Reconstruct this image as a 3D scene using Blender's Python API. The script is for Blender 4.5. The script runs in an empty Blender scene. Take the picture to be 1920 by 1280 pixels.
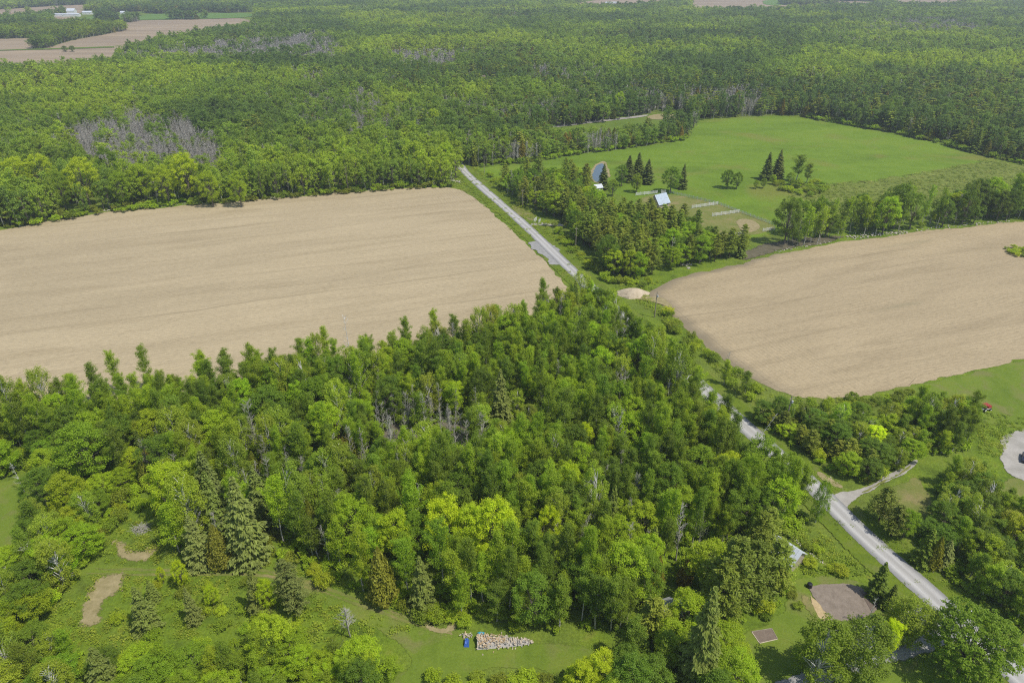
import bpy, bmesh, math
import numpy as np
from mathutils import Vector
from mathutils.geometry import tessellate_polygon

# ------------------------------------------------------------------ camera, sky, sun, exposure
S = bpy.context.scene
COL = S.collection
H = 115.0
PITCH = math.radians(29.0)
FPX = 1280.0
cam_d = bpy.data.cameras.new('camera')
cam = bpy.data.objects.new('camera', cam_d)
COL.objects.link(cam)
cam.location = (0, 0, H)
cam.rotation_euler = (math.pi / 2 - PITCH, 0, 0)
cam_d.sensor_width = 36
cam_d.lens = FPX / 1920 * 36
cam_d.clip_end = 30000
S.camera = cam

SUN_EL = math.radians(61)
SUN_AZ = math.radians(120)          # clockwise from +Y (straight ahead): from the right, a little behind the camera
world = bpy.data.worlds.new('World')
S.world = world
world.use_nodes = True
wn = world.node_tree.nodes
sky = wn.new('ShaderNodeTexSky')
sky.sky_type = 'NISHITA'
sky.sun_disc = False
sky.sun_elevation = SUN_EL
sky.sun_rotation = SUN_AZ
world.node_tree.links.new(sky.outputs[0], wn['Background'].inputs[0])
wn['Background'].inputs[1].default_value = 0.125
sun_d = bpy.data.lights.new('sun', 'SUN')
sun_d.energy = 3.5
sun_d.angle = math.radians(0.53)
sun_d.color = (1.0, 0.955, 0.88)
sun = bpy.data.objects.new('sun', sun_d)
COL.objects.link(sun)
to_sun = Vector((math.sin(SUN_AZ) * math.cos(SUN_EL), math.cos(SUN_AZ) * math.cos(SUN_EL), math.sin(SUN_EL)))
sun.rotation_euler = to_sun.to_track_quat('Z', 'Y').to_euler()
sun.location = to_sun * 300
S.view_settings.view_transform = 'Standard'
S.view_settings.look = 'None'
S.view_settings.gamma = 1
S.view_settings.use_curve_mapping = False
S.view_settings.exposure = 0.15
cy = S.cycles
cy.max_bounces = 6
cy.diffuse_bounces = 3
cy.glossy_bounces = 2
cy.transmission_bounces = 3
cy.volume_bounces = 0
cy.transparent_max_bounces = 8
cy.use_denoising = False
cy.filter_width = 1.15
cy.caustics_reflective = False
cy.caustics_refractive = False

# ------------------------------------------------------------------ helpers
rng = np.random.default_rng(11)
cp, sp = math.cos(PITCH), math.sin(PITCH)


def G(px, py, z=0.0):
    """ground point (world x, y) seen at photograph pixel (px, py), for a point at height z"""
    x = (px - 960) / FPX
    y = -(py - 640) / FPX
    dy = cp + y * sp
    dz = -sp + y * cp
    t = (H - z) / -dz
    return np.array((x * t, dy * t))


def P(X, Y, Z=0.0):
    """world -> photograph pixel"""
    X, Y = np.asarray(X, float), np.asarray(Y, float)
    dz = Z - H
    d = Y * cp - dz * sp
    u = Y * sp + dz * cp
    return 960 + X / d * FPX, 640 - u / d * FPX


def inside(px, py, poly):
    poly = np.asarray(poly, float)
    r = np.zeros(len(px), bool)
    j = len(poly) - 1
    for i in range(len(poly)):
        xi, yi = poly[i]
        xj, yj = poly[j]
        c = ((yi > py) != (yj > py)) & (px < (xj - xi) * (py - yi) / (yj - yi + 1e-12) + xi)
        r ^= c
        j = i
    return r


def new_mesh(name, V, Q, mats=(), mi=None, attr=None, smooth=False):
    """quads (or a list of polygons) to a mesh"""
    me = bpy.data.meshes.new(name)
    if isinstance(Q, np.ndarray):
        V = np.asarray(V, np.float32)
        n = Q.shape[1]
        me.vertices.add(len(V))
        me.vertices.foreach_set('co', V.ravel())
        me.loops.add(Q.size)
        me.loops.foreach_set('vertex_index', Q.ravel().astype(np.int32))
        me.polygons.add(len(Q))
        me.polygons.foreach_set('loop_start', np.arange(0, Q.size, n, dtype=np.int32))
        me.update(calc_edges=True)
    else:
        me.from_pydata([tuple(v) for v in V], [], [tuple(q) for q in Q])
    for m in mats:
        me.materials.append(m)
    if mi is not None:
        me.polygons.foreach_set('material_index', np.asarray(mi, np.int32))
    if attr is not None:
        a = me.attributes.new('v', 'FLOAT', 'FACE')
        a.data.foreach_set('value', np.asarray(attr, np.float32))
    me.polygons.foreach_set('use_smooth', np.full(len(me.polygons), smooth))
    me.update()
    return me


def link(name, me, parent=None, loc=None):
    o = bpy.data.objects.new(name, me)
    COL.objects.link(o)
    if parent is not None:
        o.parent = parent
    if loc is not None:
        o.location = loc
    return o


def tag(o, label=None, cat=None, group=None, kind=None):
    if label:
        o['label'] = label
    if cat:
        o['category'] = cat
    if group:
        o['group'] = group
    if kind:
        o['kind'] = kind
    return o


def empty(name, loc, rz=0.0):
    o = bpy.data.objects.new(name, None)
    o.empty_display_size = 0.5
    COL.objects.link(o)
    o.location = loc
    o.rotation_euler = (0, 0, rz)
    return o


# ---- material helpers
class NT:
    def __init__(self, name):
        self.m = bpy.data.materials.new(name)
        self.m.use_nodes = True
        self.t = self.m.node_tree
        self.t.nodes.clear()
        self.out = self.t.nodes.new('ShaderNodeOutputMaterial')

    def n(self, typ, ins=None, **kw):
        nd = self.t.nodes.new(typ)
        for k, v in kw.items():
            setattr(nd, k, v)
        for k, v in (ins or {}).items():
            if isinstance(v, bpy.types.NodeSocket):
                self.t.links.new(v, nd.inputs[k])
            else:
                nd.inputs[k].default_value = v
        return nd

    def pos(self, rot=0.0, scale=(1, 1, 1)):
        g = self.n('ShaderNodeNewGeometry')
        mp = self.n('ShaderNodeMapping', {'Vector': g.outputs['Position'], 'Rotation': (0, 0, rot), 'Scale': scale})
        return mp.outputs[0]

    def objpos(self, scale=(1, 1, 1)):
        g = self.n('ShaderNodeTexCoord')
        mp = self.n('ShaderNodeMapping', {'Vector': g.outputs['Object'], 'Scale': scale})
        return mp.outputs[0]

    def noise(self, vec, scale, detail=4, rough=0.55, dist=0.0):
        return self.n('ShaderNodeTexNoise', {'Vector': vec, 'Scale': scale, 'Detail': detail, 'Roughness': rough, 'Distortion': dist}).outputs['Fac']

    def ramp(self, fac, stops, interp='LINEAR'):
        r = self.n('ShaderNodeValToRGB', {'Fac': fac})
        cr = r.color_ramp
        cr.interpolation = interp
        while len(cr.elements) < len(stops):
            cr.elements.new(0.5)
        for e, (p, c) in zip(cr.elements, stops):
            e.position = p
            e.color = (c, c, c, 1) if isinstance(c, (int, float)) else (*c, 1)
        return r.outputs[0]

    def mix(self, fac, a, b, mode='MIX'):
        nd = self.n('ShaderNodeMix', data_type='RGBA', blend_type=mode)
        for idx, v in ((0, fac), (6, a), (7, b)):
            if isinstance(v, bpy.types.NodeSocket):
                self.t.links.new(v, nd.inputs[idx])
            elif idx == 0:
                nd.inputs[0].default_value = v
            else:
                nd.inputs[idx].default_value = (*v, 1) if len(v) == 3 else v
        return nd.outputs[2]

    def math(self, op, a, b=0.0, c=0.0):
        nd = self.n('ShaderNodeMath', operation=op)
        for i, v in enumerate((a, b, c)):
            if isinstance(v, bpy.types.NodeSocket):
                self.t.links.new(v, nd.inputs[i])
            else:
                nd.inputs[i].default_value = v
        return nd.outputs[0]

    def finish(self, col, rough=0.9, bump=None, bstr=0.3, bdist=0.1, spec=0.2, metal=0.0, soft=False):
        b = self.n('ShaderNodeBsdfPrincipled', {'Roughness': rough, 'Specular IOR Level': spec, 'Metallic': metal})
        if isinstance(col, bpy.types.NodeSocket):
            self.t.links.new(col, b.inputs['Base Color'])
        else:
            b.inputs['Base Color'].default_value = (*col, 1)
        if soft:             # ragged edge: the sheet breaks up where it meets what lies beside it
            e = self.n('ShaderNodeAttribute', attribute_name='edge', attribute_type='GEOMETRY').outputs['Fac']
            nz = self.noise(self.pos(), 0.9, 5, 0.75)
            al = self.ramp(self.math('ADD', e, self.math('MULTIPLY_ADD', nz, 1.5, -0.75)), [(0.36, 0.0), (0.56, 1.0)])
            self.t.links.new(al, b.inputs['Alpha'])
        if bump is not None:
            bp = self.n('ShaderNodeBump', {'Height': bump, 'Strength': bstr, 'Distance': bdist})
            self.t.links.new(bp.outputs[0], b.inputs['Normal'])
        self.t.links.new(b.outputs[0], self.out.inputs[0])
        return self.m


def leaf_material(name, trans, spec, spread=0.5):
    t = NT(name)
    a = t.n('ShaderNodeAttribute', attribute_name='tint', attribute_type='INSTANCER')
    v = t.n('ShaderNodeAttribute', attribute_name='v', attribute_type='GEOMETRY')
    k = t.math('MULTIPLY_ADD', v.outputs['Fac'], spread, 1 - spread / 2)
    col = t.mix(1.0, a.outputs['Color'], t.n('ShaderNodeCombineColor', {0: k, 1: k, 2: k}).outputs[0], 'MULTIPLY')
    b = t.n('ShaderNodeBsdfPrincipled', {'Base Color': col, 'Roughness': 0.55, 'Specular IOR Level': spec})
    tl = t.n('ShaderNodeBsdfTranslucent', {'Color': t.mix(1.0, col, (1.1 * trans, 1.15 * trans, 0.5 * trans), 'MULTIPLY')})
    mx = t.n('ShaderNodeAddShader', {0: b.outputs[0], 1: tl.outputs[0]})
    t.t.links.new(mx.outputs[0], t.out.inputs[0])
    return t.m


def plain(name, col, var=0.25, scale=3.0, rough=0.8, spec=0.2, metal=0.0, bstr=0.2, obj=True):
    t = NT(name)
    p = t.objpos() if obj else t.pos()
    n = t.noise(p, scale, 5, 0.6)
    c0 = tuple(x * (1 - var) for x in col)
    c1 = tuple(min(1, x * (1 + var)) for x in col)
    return t.finish(t.ramp(n, [(0.3, c0), (0.7, c1)]), rough, n, bstr, 0.05, spec, metal)


M = {}
M['leaf'] = leaf_material('broad_leaf', 0.95, 0.22)
M['needle'] = leaf_material('needle', 0.6, 0.15, 0.6)
M['twig'] = plain('grey_twig', (0.37, 0.35, 0.30), 0.25, 1.5)
M['bark'] = plain('grey_bark', (0.17, 0.145, 0.115), 0.4, 2.5)
M['palebark'] = plain('pale_bark', (0.46, 0.43, 0.37), 0.3, 2.0)
M['whitebark'] = plain('white_bark', (0.62, 0.6, 0.55), 0.25, 1.8)
M['brownbark'] = plain('brown_bark', (0.10, 0.07, 0.05), 0.4, 2.5)

ROAD_AZ = math.radians(19.3)        # the road runs this far to the left of straight ahead


def mat_meadow():
    t = NT('meadow')
    p = t.pos()
    big = t.noise(p, 0.018, 4, 0.6, 0.4)
    mid = t.noise(p, 0.16, 5, 0.65, 0.3)
    fine = t.noise(p, 1.6, 4, 0.7)
    c = t.ramp(mid, [(0.28, (0.075, 0.112, 0.014)), (0.45, (0.122, 0.184, 0.018)), (0.6, (0.158, 0.222, 0.02)), (0.76, (0.2, 0.21, 0.04))])
    c = t.mix(t.ramp(big, [(0.45, 0.0), (0.66, 0.5)]), c, (0.165, 0.175, 0.05))
    c = t.mix(0.75, c, t.ramp(fine, [(0.25, 0.5), (0.75, 1.45)]), 'MULTIPLY')
    return t.finish(c, 0.95, fine, 0.6, 0.4, 0.1)


def mat_grass(name, c_lo, c_mid, c_hi, scale=0.05, stretch=(1, 1, 1), rot=0.0, dry=None, bstr=0.35, fscale=1.2, warp=0.4):
    t = NT(name)
    p = t.pos(rot, stretch)
    q = t.pos()
    a = t.noise(p, scale, 5, 0.6, warp)
    b = t.noise(q, scale * 5, 5, 0.65, 0.2)
    f = t.noise(q, fscale, 4, 0.7)
    c = t.ramp(t.math('ADD', t.math('MULTIPLY', a, 0.65), t.math('MULTIPLY', b, 0.35)), [(0.32, c_lo), (0.5, c_mid), (0.68, c_hi)])
    if dry:
        d = t.noise(q, scale * 1.3, 4, 0.55, 0.6)
        c = t.mix(t.ramp(d, [(0.53, 0.0), (0.68, 0.8)]), c, dry)
    c = t.mix(0.5, c, t.ramp(f, [(0.25, 0.62), (0.75, 1.3)]), 'MULTIPLY')
    return t.finish(c, 0.95, f, bstr, 0.3, 0.1, soft=True)


def mat_field(name, base, dark, u0, headland, sgn):
    """corn stubble: rows at right angles to the road, headland rows along it; u0 is the road's own offset in road coordinates"""
    t = NT(name)
    g = t.n('ShaderNodeNewGeometry')
    mp = t.n('ShaderNodeMapping', {'Vector': g.outputs['Position'], 'Rotation': (0, 0, -ROAD_AZ)})
    uv = mp.outputs[0]                       # x = across the road, y = along it
    sep = t.n('ShaderNodeSeparateXYZ', {0: uv})
    du = t.math('MULTIPLY', t.math('SUBTRACT', sep.outputs[0], u0), sgn)
    wob = t.noise(uv, 0.02, 2, 0.5)
    head = t.ramp(t.math('MULTIPLY', t.math('ADD', du, t.math('MULTIPLY_ADD', wob, 12.0, -6.0)), 1.0 / headland), [(0.82, 1.0), (1.0, 0.0)])
    row1 = t.math('SINE', t.math('MULTIPLY', t.math('ADD', sep.outputs[1], t.math('MULTIPLY', wob, 10)), 2 * math.pi / 1.52))
    row2 = t.math('SINE', t.math('MULTIPLY', t.math('ADD', sep.outputs[0], t.math('MULTIPLY', wob, 7)), 2 * math.pi / 1.52))
    row = t.math('ADD', t.math('MULTIPLY', row2, head), t.math('MULTIPLY', row1, t.math('SUBTRACT', 1.0, head)))
    mstr = t.n('ShaderNodeMapping', {'Vector': uv, 'Scale': (0.12, 1.0, 1.0)}).outputs[0]
    strk = t.noise(mstr, 0.13, 5, 0.62, 0.6)        # long streaks along the rows
    blot = t.noise(uv, 0.022, 5, 0.6, 0.8)
    mfin = t.n('ShaderNodeMapping', {'Vector': uv, 'Scale': (0.35, 1.0, 1.0)}).outputs[0]
    fine = t.noise(mfin, 1.3, 4, 0.75)
    chaff = t.noise(uv, 4.0, 3, 0.7)
    c = t.ramp(strk, [(0.28, dark), (0.5, base), (0.75, tuple(min(1, x * 1.1) for x in base))])
    c = t.mix(t.ramp(blot, [(0.46, 0.0), (0.72, 0.55)]), c, tuple(0.45 * a + 0.55 * b for a, b in zip(base, dark)))
    c = t.mix(0.85, c, t.ramp(fine, [(0.2, 0.62), (0.5, 1.0), (0.85, 1.22)]), 'MULTIPLY')
    c = t.mix(0.6, c, t.ramp(chaff, [(0.25, 0.68), (0.75, 1.25)]), 'MULTIPLY')
    wide = t.noise(t.n('ShaderNodeMapping', {'Vector': uv, 'Scale': (0.4, 1.0, 1.0)}).outputs[0], 0.009, 5, 0.65, 0.9)
    c = t.mix(0.8, c, t.ramp(wide, [(0.3, 0.84), (0.52, 1.0), (0.72, 1.1)]), 'MULTIPLY')
    ln = t.math('ABSOLUTE', t.math('SUBTRACT', t.math('FRACT', t.math('MULTIPLY', t.math('ADD', sep.outputs[1], t.math('MULTIPLY', wob, 9)), 1 / 13.5)), 0.5))
    lm = t.ramp(t.noise(t.n('ShaderNodeMapping', {'Vector': uv, 'Scale': (0.12, 1.0, 1.0)}).outputs[0], 0.06, 3, 0.6), [(0.5, 0.0), (0.66, 0.5)])
    c = t.mix(t.math('MULTIPLY', t.ramp(ln, [(0.02, 1.0), (0.06, 0.0)]), lm), c, tuple(0.72 * x for x in dark))
    patch = t.ramp(t.noise(uv, 0.035, 3, 0.6), [(0.35, 0.25), (0.65, 1.0)])
    c = t.mix(patch, c, t.mix(0.085, c, t.ramp(t.math('MULTIPLY_ADD', row, 0.5, 0.5), [(0.0, 0.35), (1.0, 1.5)]), 'MULTIPLY'))
    return t, c, du, uv, fine, row


M['meadow'] = mat_meadow()
M['pasture'] = mat_grass('pasture', (0.1, 0.16, 0.016), (0.143, 0.224, 0.02), (0.186, 0.258, 0.028), 0.016, (0.3, 1.0, 1), -0.2, (0.19, 0.195, 0.04), 0.5, 0.55, 1.2)
M['clearing'] = mat_grass('clearing_grass', (0.09, 0.13, 0.02), (0.12, 0.18, 0.025), (0.15, 0.19, 0.035), 0.02)
M['lawn'] = mat_grass('mown_grass', (0.108, 0.162, 0.018), (0.145, 0.204, 0.025), (0.182, 0.218, 0.035), 0.10, (1, 0.5, 1), 0.4, (0.185, 0.185, 0.06), 0.2, 2.2)
M['dry'] = mat_grass('dry_grass', (0.13, 0.17, 0.03), (0.18, 0.195, 0.05), (0.235, 0.215, 0.075), 0.13, (1, 1, 1), 0, (0.27, 0.22, 0.1), 0.3, 2.0)
M['verge'] = mat_grass('verge_grass', (0.09, 0.132, 0.014), (0.128, 0.182, 0.017), (0.16, 0.205, 0.022), 0.12, (1, 1, 1), 0, (0.16, 0.18, 0.045), 0.5, 1.8)
M['reed'] = mat_grass('rough_hay', (0.1, 0.135, 0.02), (0.155, 0.192, 0.034), (0.215, 0.238, 0.06), 0.09, (0.3, 1, 1), -0.25, None, 0.8, 0.8)
M['litter'] = mat_grass('leaf_litter', (0.10, 0.085, 0.055), (0.16, 0.14, 0.095), (0.11, 0.13, 0.05), 0.08)
M['crop'] = mat_grass('young_crop', (0.10, 0.19, 0.03), (0.12, 0.215, 0.035), (0.14, 0.235, 0.04), 0.01)

ra = G(901, 350)
RU = ra[0] * math.cos(ROAD_AZ) + ra[1] * math.sin(ROAD_AZ)
ft, fc, du, fuv, ffine, frow = mat_field('stubble_left', (0.425, 0.345, 0.212), (0.355, 0.284, 0.17), RU, 34, -1.0)
M['field_a'] = ft.finish(fc, 0.95, ffine, 0.5, 0.25, 0.1, soft=True)
ft, fc, du, fuv, ffine, frow = mat_field('stubble_right', (0.405, 0.322, 0.194), (0.325, 0.256, 0.152), RU, 62, 1.0)
edge = ft.ramp(ft.math('ADD', ft.math('MULTIPLY', du, 1 / 60.0), ft.math('MULTIPLY_ADD', ft.noise(fuv, 0.06, 4, 0.6), 0.5, -0.25)), [(0.58, 0.85), (0.92, 0.0)])
fc = ft.mix(ft.ramp(ft.noise(ft.n('ShaderNodeMapping', {'Vector': fuv, 'Scale': (0.16, 1, 1)}).outputs[0], 0.05, 3, 0.5), [(0.62, 0.0), (0.72, 0.6)]), fc, (0.19, 0.19, 0.11))
M['headland'] = mat_grass('headland_soil', (0.25, 0.205, 0.135), (0.31, 0.25, 0.165), (0.36, 0.29, 0.18), 0.12, (1.0, 0.06, 1), -ROAD_AZ, None, 0.5, 1.5)
hd = ft.n('ShaderNodeAttribute', attribute_name='head', attribute_type='GEOMETRY').outputs['Fac']
hd = ft.ramp(ft.math('ADD', hd, ft.math('MULTIPLY_ADD', ft.noise(fuv, 0.11, 4, 0.65), 0.7, -0.35)), [(0.2, 0.0), (0.85, 0.8)])
fc = ft.mix(hd, fc, (0.205, 0.17, 0.112))
M['field_b'] = ft.finish(fc, 0.95, ffine, 0.5, 0.25, 0.1, soft=True)


def mat_far_field():
    t = NT('far_field_soil')
    p = t.pos(0.15, (0.15, 1, 1))
    n = t.noise(p, 0.02, 4, 0.6, 0.3)
    m_ = t.noise(t.pos(), 0.01, 4, 0.6, 0.3)
    c = t.ramp(n, [(0.3, (0.26, 0.20, 0.13)), (0.7, (0.40, 0.31, 0.20))])
    c = t.mix(t.ramp(m_, [(0.4, 0.0), (0.7, 0.5)]), c, (0.26, 0.2, 0.14))
    return t.finish(c, 0.95, None)


M['far_field'] = mat_far_field()


def mat_gravel(name, lo, hi, scale=0.5, soft=True):
    t = NT(name)
    p = t.pos()
    a = t.noise(p, scale, 5, 0.65, 0.3)
    f = t.noise(p, 5.0, 3, 0.7)
    c = t.ramp(a, [(0.3, lo), (0.7, hi)])
    c = t.mix(0.5, c, t.ramp(f, [(0.25, 0.7), (0.75, 1.25)]), 'MULTIPLY')
    return t.finish(c, 0.92, f, 0.5, 0.06, 0.15, soft=soft)


M['gravel'] = mat_gravel('grey_gravel', (0.24, 0.235, 0.22), (0.36, 0.35, 0.33))
M['palegravel'] = mat_gravel('pale_gravel', (0.28, 0.26, 0.22), (0.45, 0.42, 0.37), 0.2)
M['soil'] = mat_gravel('garden_soil', (0.2, 0.162, 0.125), (0.285, 0.235, 0.185), 0.8)
M['straw'] = mat_gravel('straw', (0.38, 0.28, 0.14), (0.56, 0.43, 0.24), 0.8)
M['dirt'] = mat_gravel('bare_dirt', (0.23, 0.195, 0.085), (0.37, 0.305, 0.165), 0.5)
M['burnt'] = mat_gravel('burnt_ground', (0.085, 0.08, 0.045), (0.17, 0.145, 0.09), 0.35)
M['sand'] = mat_gravel('sand', (0.42, 0.34, 0.23), (0.55, 0.46, 0.33), 0.5, False)
M['tilth'] = mat_gravel('dug_soil', (0.17, 0.13, 0.10), (0.235, 0.185, 0.145), 0.8, False)


def mat_road():
    t = NT('gravel_road')
    a = t.n('ShaderNodeAttribute', attribute_name='across', attribute_type='GEOMETRY').outputs['Fac']
    p = t.pos()
    al = t.n('ShaderNodeMapping', {'Vector': t.pos(-ROAD_AZ), 'Scale': (1.0, 0.05, 1.0)}).outputs[0]
    strk = t.noise(al, 1.1, 4, 0.6)
    blo = t.noise(p, 0.25, 4, 0.65)
    f = t.noise(p, 5, 3, 0.7)
    x = t.math('ABSOLUTE', t.math('ADD', a, t.math('MULTIPLY_ADD', blo, 0.16, -0.08)))
    c = t.ramp(x, [(0.0, (0.37, 0.355, 0.325)), (0.18, (0.4, 0.385, 0.355)), (0.36, (0.48, 0.465, 0.435)), (0.56, (0.39, 0.378, 0.352)), (0.74, (0.28, 0.276, 0.264)), (1.0, (0.22, 0.214, 0.195))])
    c = t.mix(0.8, c, t.ramp(strk, [(0.25, 0.82), (0.75, 1.14)]), 'MULTIPLY')
    c = t.mix(0.5, c, t.ramp(f, [(0.25, 0.75), (0.75, 1.2)]), 'MULTIPLY')
    return t.finish(c, 0.9, f, 0.4, 0.05, 0.15, soft=True)


M['road'] = mat_road()


def mat_water():
    t = NT('pond_water')
    n = t.noise(t.pos(), 1.5, 3, 0.5)
    return t.finish((0.10, 0.135, 0.15), 0.08, n, 0.06, 0.05, 0.5)


M['water'] = mat_water()
M['metal'] = plain('blue_white_metal_roof', (0.47, 0.54, 0.6), 0.14, 0.8, 0.35, 0.5, 0.0, 0.05)
M['whiteroof'] = plain('white_metal_roof', (0.58, 0.61, 0.64), 0.12, 0.8, 0.4, 0.4, 0, 0.05)
M['greyroof'] = plain('grey_shingles', (0.34, 0.345, 0.34), 0.2, 4, 0.85)
M['brownroof'] = plain('brown_shingles', (0.22, 0.165, 0.13), 0.25, 4, 0.85)
M['white'] = plain('white_paint', (0.76, 0.75, 0.72), 0.1, 3, 0.6)
M['greenwhite'] = plain('weathered_white_paint', (0.52, 0.55, 0.49), 0.2, 3, 0.7)
M['siding'] = plain('tan_siding', (0.42, 0.36, 0.28), 0.15, 2, 0.8)
M['redsiding'] = plain('red_brown_siding', (0.24, 0.10, 0.06), 0.2, 2, 0.8)
M['glass'] = plain('dark_glass', (0.03, 0.035, 0.04), 0.1, 1, 0.1, 0.5)
M['pole'] = plain('weathered_pole_wood', (0.30, 0.26, 0.20), 0.25, 2, 0.85)
M['steel'] = plain('grey_steel', (0.45, 0.46, 0.47), 0.1, 2, 0.4, 0.5)
M['wire'] = plain('dark_wire', (0.08, 0.08, 0.08), 0.1, 2, 0.5)
M['stone'] = plain('pale_limestone', (0.42, 0.38, 0.31), 0.35, 2.0, 0.9)
M['logend'] = plain('split_wood', (0.48, 0.35, 0.2), 0.3, 3, 0.85)
M['logpale'] = plain('pale_dry_wood', (0.52, 0.44, 0.33), 0.3, 3, 0.85)
M['loggrey'] = plain('grey_dry_wood', (0.4, 0.37, 0.33), 0.25, 3, 0.85)
M['blue'] = plain('blue_plastic', (0.05, 0.13, 0.45), 0.15, 2, 0.4, 0.4)
M['teal'] = plain('teal_tarp', (0.06, 0.32, 0.42), 0.2, 2, 0.5, 0.3)
M['black'] = plain('black_plastic', (0.012, 0.012, 0.014), 0.2, 2, 0.4, 0.4)
M['red'] = plain('red_paint', (0.36, 0.045, 0.03), 0.15, 2, 0.4, 0.4)
M['darkcar'] = plain('dark_blue_paint', (0.02, 0.028, 0.05), 0.1, 1, 0.25, 0.5)
M['bedwood'] = plain('pale_board', (0.55, 0.48, 0.34), 0.2, 3, 0.85)

# ------------------------------------------------------------------ sheets of ground
Z = {'n': 0}


def smooth_poly(pts, it=2):
    pts = np.asarray(pts, float)
    for _ in range(it):
        q = np.roll(pts, -1, 0)
        pts = np.stack((0.75 * pts + 0.25 * q, 0.25 * pts + 0.75 * q), 1).reshape(-1, 2)
    return pts


def wpoly(pix, it=2, step=2.5, wob=0.5, seed=1):
    r = np.random.default_rng(seed)
    w = np.array([G(*p) for p in pix])
    w = smooth_poly(w, it)
    out = []
    for i in range(len(w)):
        a, b = w[i], w[(i + 1) % len(w)]
        k = max(1, int(np.linalg.norm(b - a) / step))
        for j in range(k):
            out.append(a + (b - a) * j / k)
    out = np.array(out)
    n = len(out)
    if wob:
        nz = np.zeros(n)
        s = np.arange(n) / n * 2 * math.pi
        tot = n * step
        for wl, am in ((30, 0.8), (11, 0.6), (5, 0.5)):
            k = max(2, int(tot / wl))
            kk = r.integers(max(1, k // 2), k + 2, 4)
            for q in kk:
                nz += am * np.sin(q * s + r.random() * 6.3) / 2
        nz += r.normal(0, 0.25, n)
        d = np.roll(out, -1, 0) - np.roll(out, 1, 0)
        nrm = np.stack((d[:, 1], -d[:, 0]), 1)
        nrm /= np.linalg.norm(nrm, axis=1)[:, None] + 1e-9
        out = out + nrm * (nz * wob)[:, None]
    return out


def sheet(name, pix, mat, z=None, it=2, step=2.5, wob=0.5, world_pts=None, parent=None, soft=0.8, headland=None):
    Z['n'] += 1
    w = world_pts if world_pts is not None else wpoly(pix, it, step, wob, Z['n'])
    if z is None:
        z = 0.02 + 0.004 * Z['n']
    w = np.asarray(w, float)
    n = len(w)
    area = np.sum(w[:, 0] * np.roll(w[:, 1], -1) - np.roll(w[:, 0], -1) * w[:, 1])
    if area < 0:
        w = w[::-1]
    if soft and abs(area) / 2 < 9000 and step < 3:
        # small sheets: a fine grid with the distance to the outline, so that the edge can be ragged
        lo, hi = w.min(0) - soft, w.max(0) + soft
        cell = max(0.3, min(0.7, math.sqrt((hi - lo).prod() / 9000)))
        gx, gy = np.arange(lo[0], hi[0] + cell, cell), np.arange(lo[1], hi[1] + cell, cell)
        X, Y = np.meshgrid(gx, gy)
        q = np.column_stack((X.ravel(), Y.ravel()))
        w2 = np.roll(w, -1, 0)
        dist = np.full(len(q), 1e9)
        for a_, b_ in zip(w, w2):
            ab = b_ - a_
            t_ = np.clip(((q - a_) @ ab) / (ab @ ab + 1e-12), 0, 1)
            dist = np.minimum(dist, np.hypot(q[:, 0] - a_[0] - t_ * ab[0], q[:, 1] - a_[1] - t_ * ab[1]))
        dist = np.where(inside(q[:, 0], q[:, 1], w), dist, -dist)
        ed = np.clip(0.45 + 0.8 * dist / soft, -0.4, 1.35)
        idx = np.arange(len(q)).reshape(X.shape)
        Q = np.stack((idx[:-1, :-1], idx[:-1, 1:], idx[1:, 1:], idx[1:, :-1]), -1).reshape(-1, 4)
        Q = Q[(ed[Q] > -0.35).any(1)]
        use, inv = np.unique(Q, return_inverse=True)
        me = new_mesh(name, np.column_stack((q[use], np.full(len(use), z))), inv.reshape(-1, 4), [M[mat]])
        edv, hdv = ed[use], np.zeros(len(use))
    else:
        rings = [w]
        if soft:
            d = np.roll(w, -1, 0) - np.roll(w, 1, 0)
            nr = np.stack((-d[:, 1], d[:, 0]), 1)
            nr /= np.linalg.norm(nr, axis=1)[:, None] + 1e-9
            cen = w.mean(0) if headland is None else np.array(headland)
            rings = [w - nr * soft * 0.5, w + nr * soft] + ([w + (cen - w) * 0.075] if headland is not None else [])
        inner = rings[-1]
        fx = []
        off = n * (len(rings) - 1)
        for f in tessellate_polygon([[Vector((a, b, 0)) for a, b in inner]]):
            (x0, y0), (x1, y1), (x2, y2) = (inner[i] for i in f)
            f = f if (x1 - x0) * (y2 - y0) - (x2 - x0) * (y1 - y0) > 0 else tuple(reversed(f))
            fx.append(tuple(off + i for i in f))
        for k_ in range(len(rings) - 1):
            fx += [(k_ * n + i, k_ * n + (i + 1) % n, k_ * n + n + (i + 1) % n, k_ * n + n + i) for i in range(n)]
        me = new_mesh(name, [(a, b, z) for rg in rings for a, b in rg], fx, [M[mat]])
        edv = np.array(([-0.25] * n if soft else []) + [1.25] * (n * (len(rings) - (1 if soft else 0))))
        wt = np.clip((1540 - P(w[:, 0], w[:, 1])[0]) / 160, 0, 1)
        hdv = np.concatenate([wt * v_ for v_ in (1.0, 0.95, 0.0)[:len(rings)]]) if headland is not None else np.zeros(len(edv))
    for nm_, ar_ in (('edge', edv), ('head', hdv)):
        at = me.attributes.new(nm_, 'FLOAT', 'POINT')
        at.data.foreach_set('value', np.asarray(ar_, np.float32))
    o = link(name, me, parent)
    if parent is None:
        tag(o, kind='structure')
    return o


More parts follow.
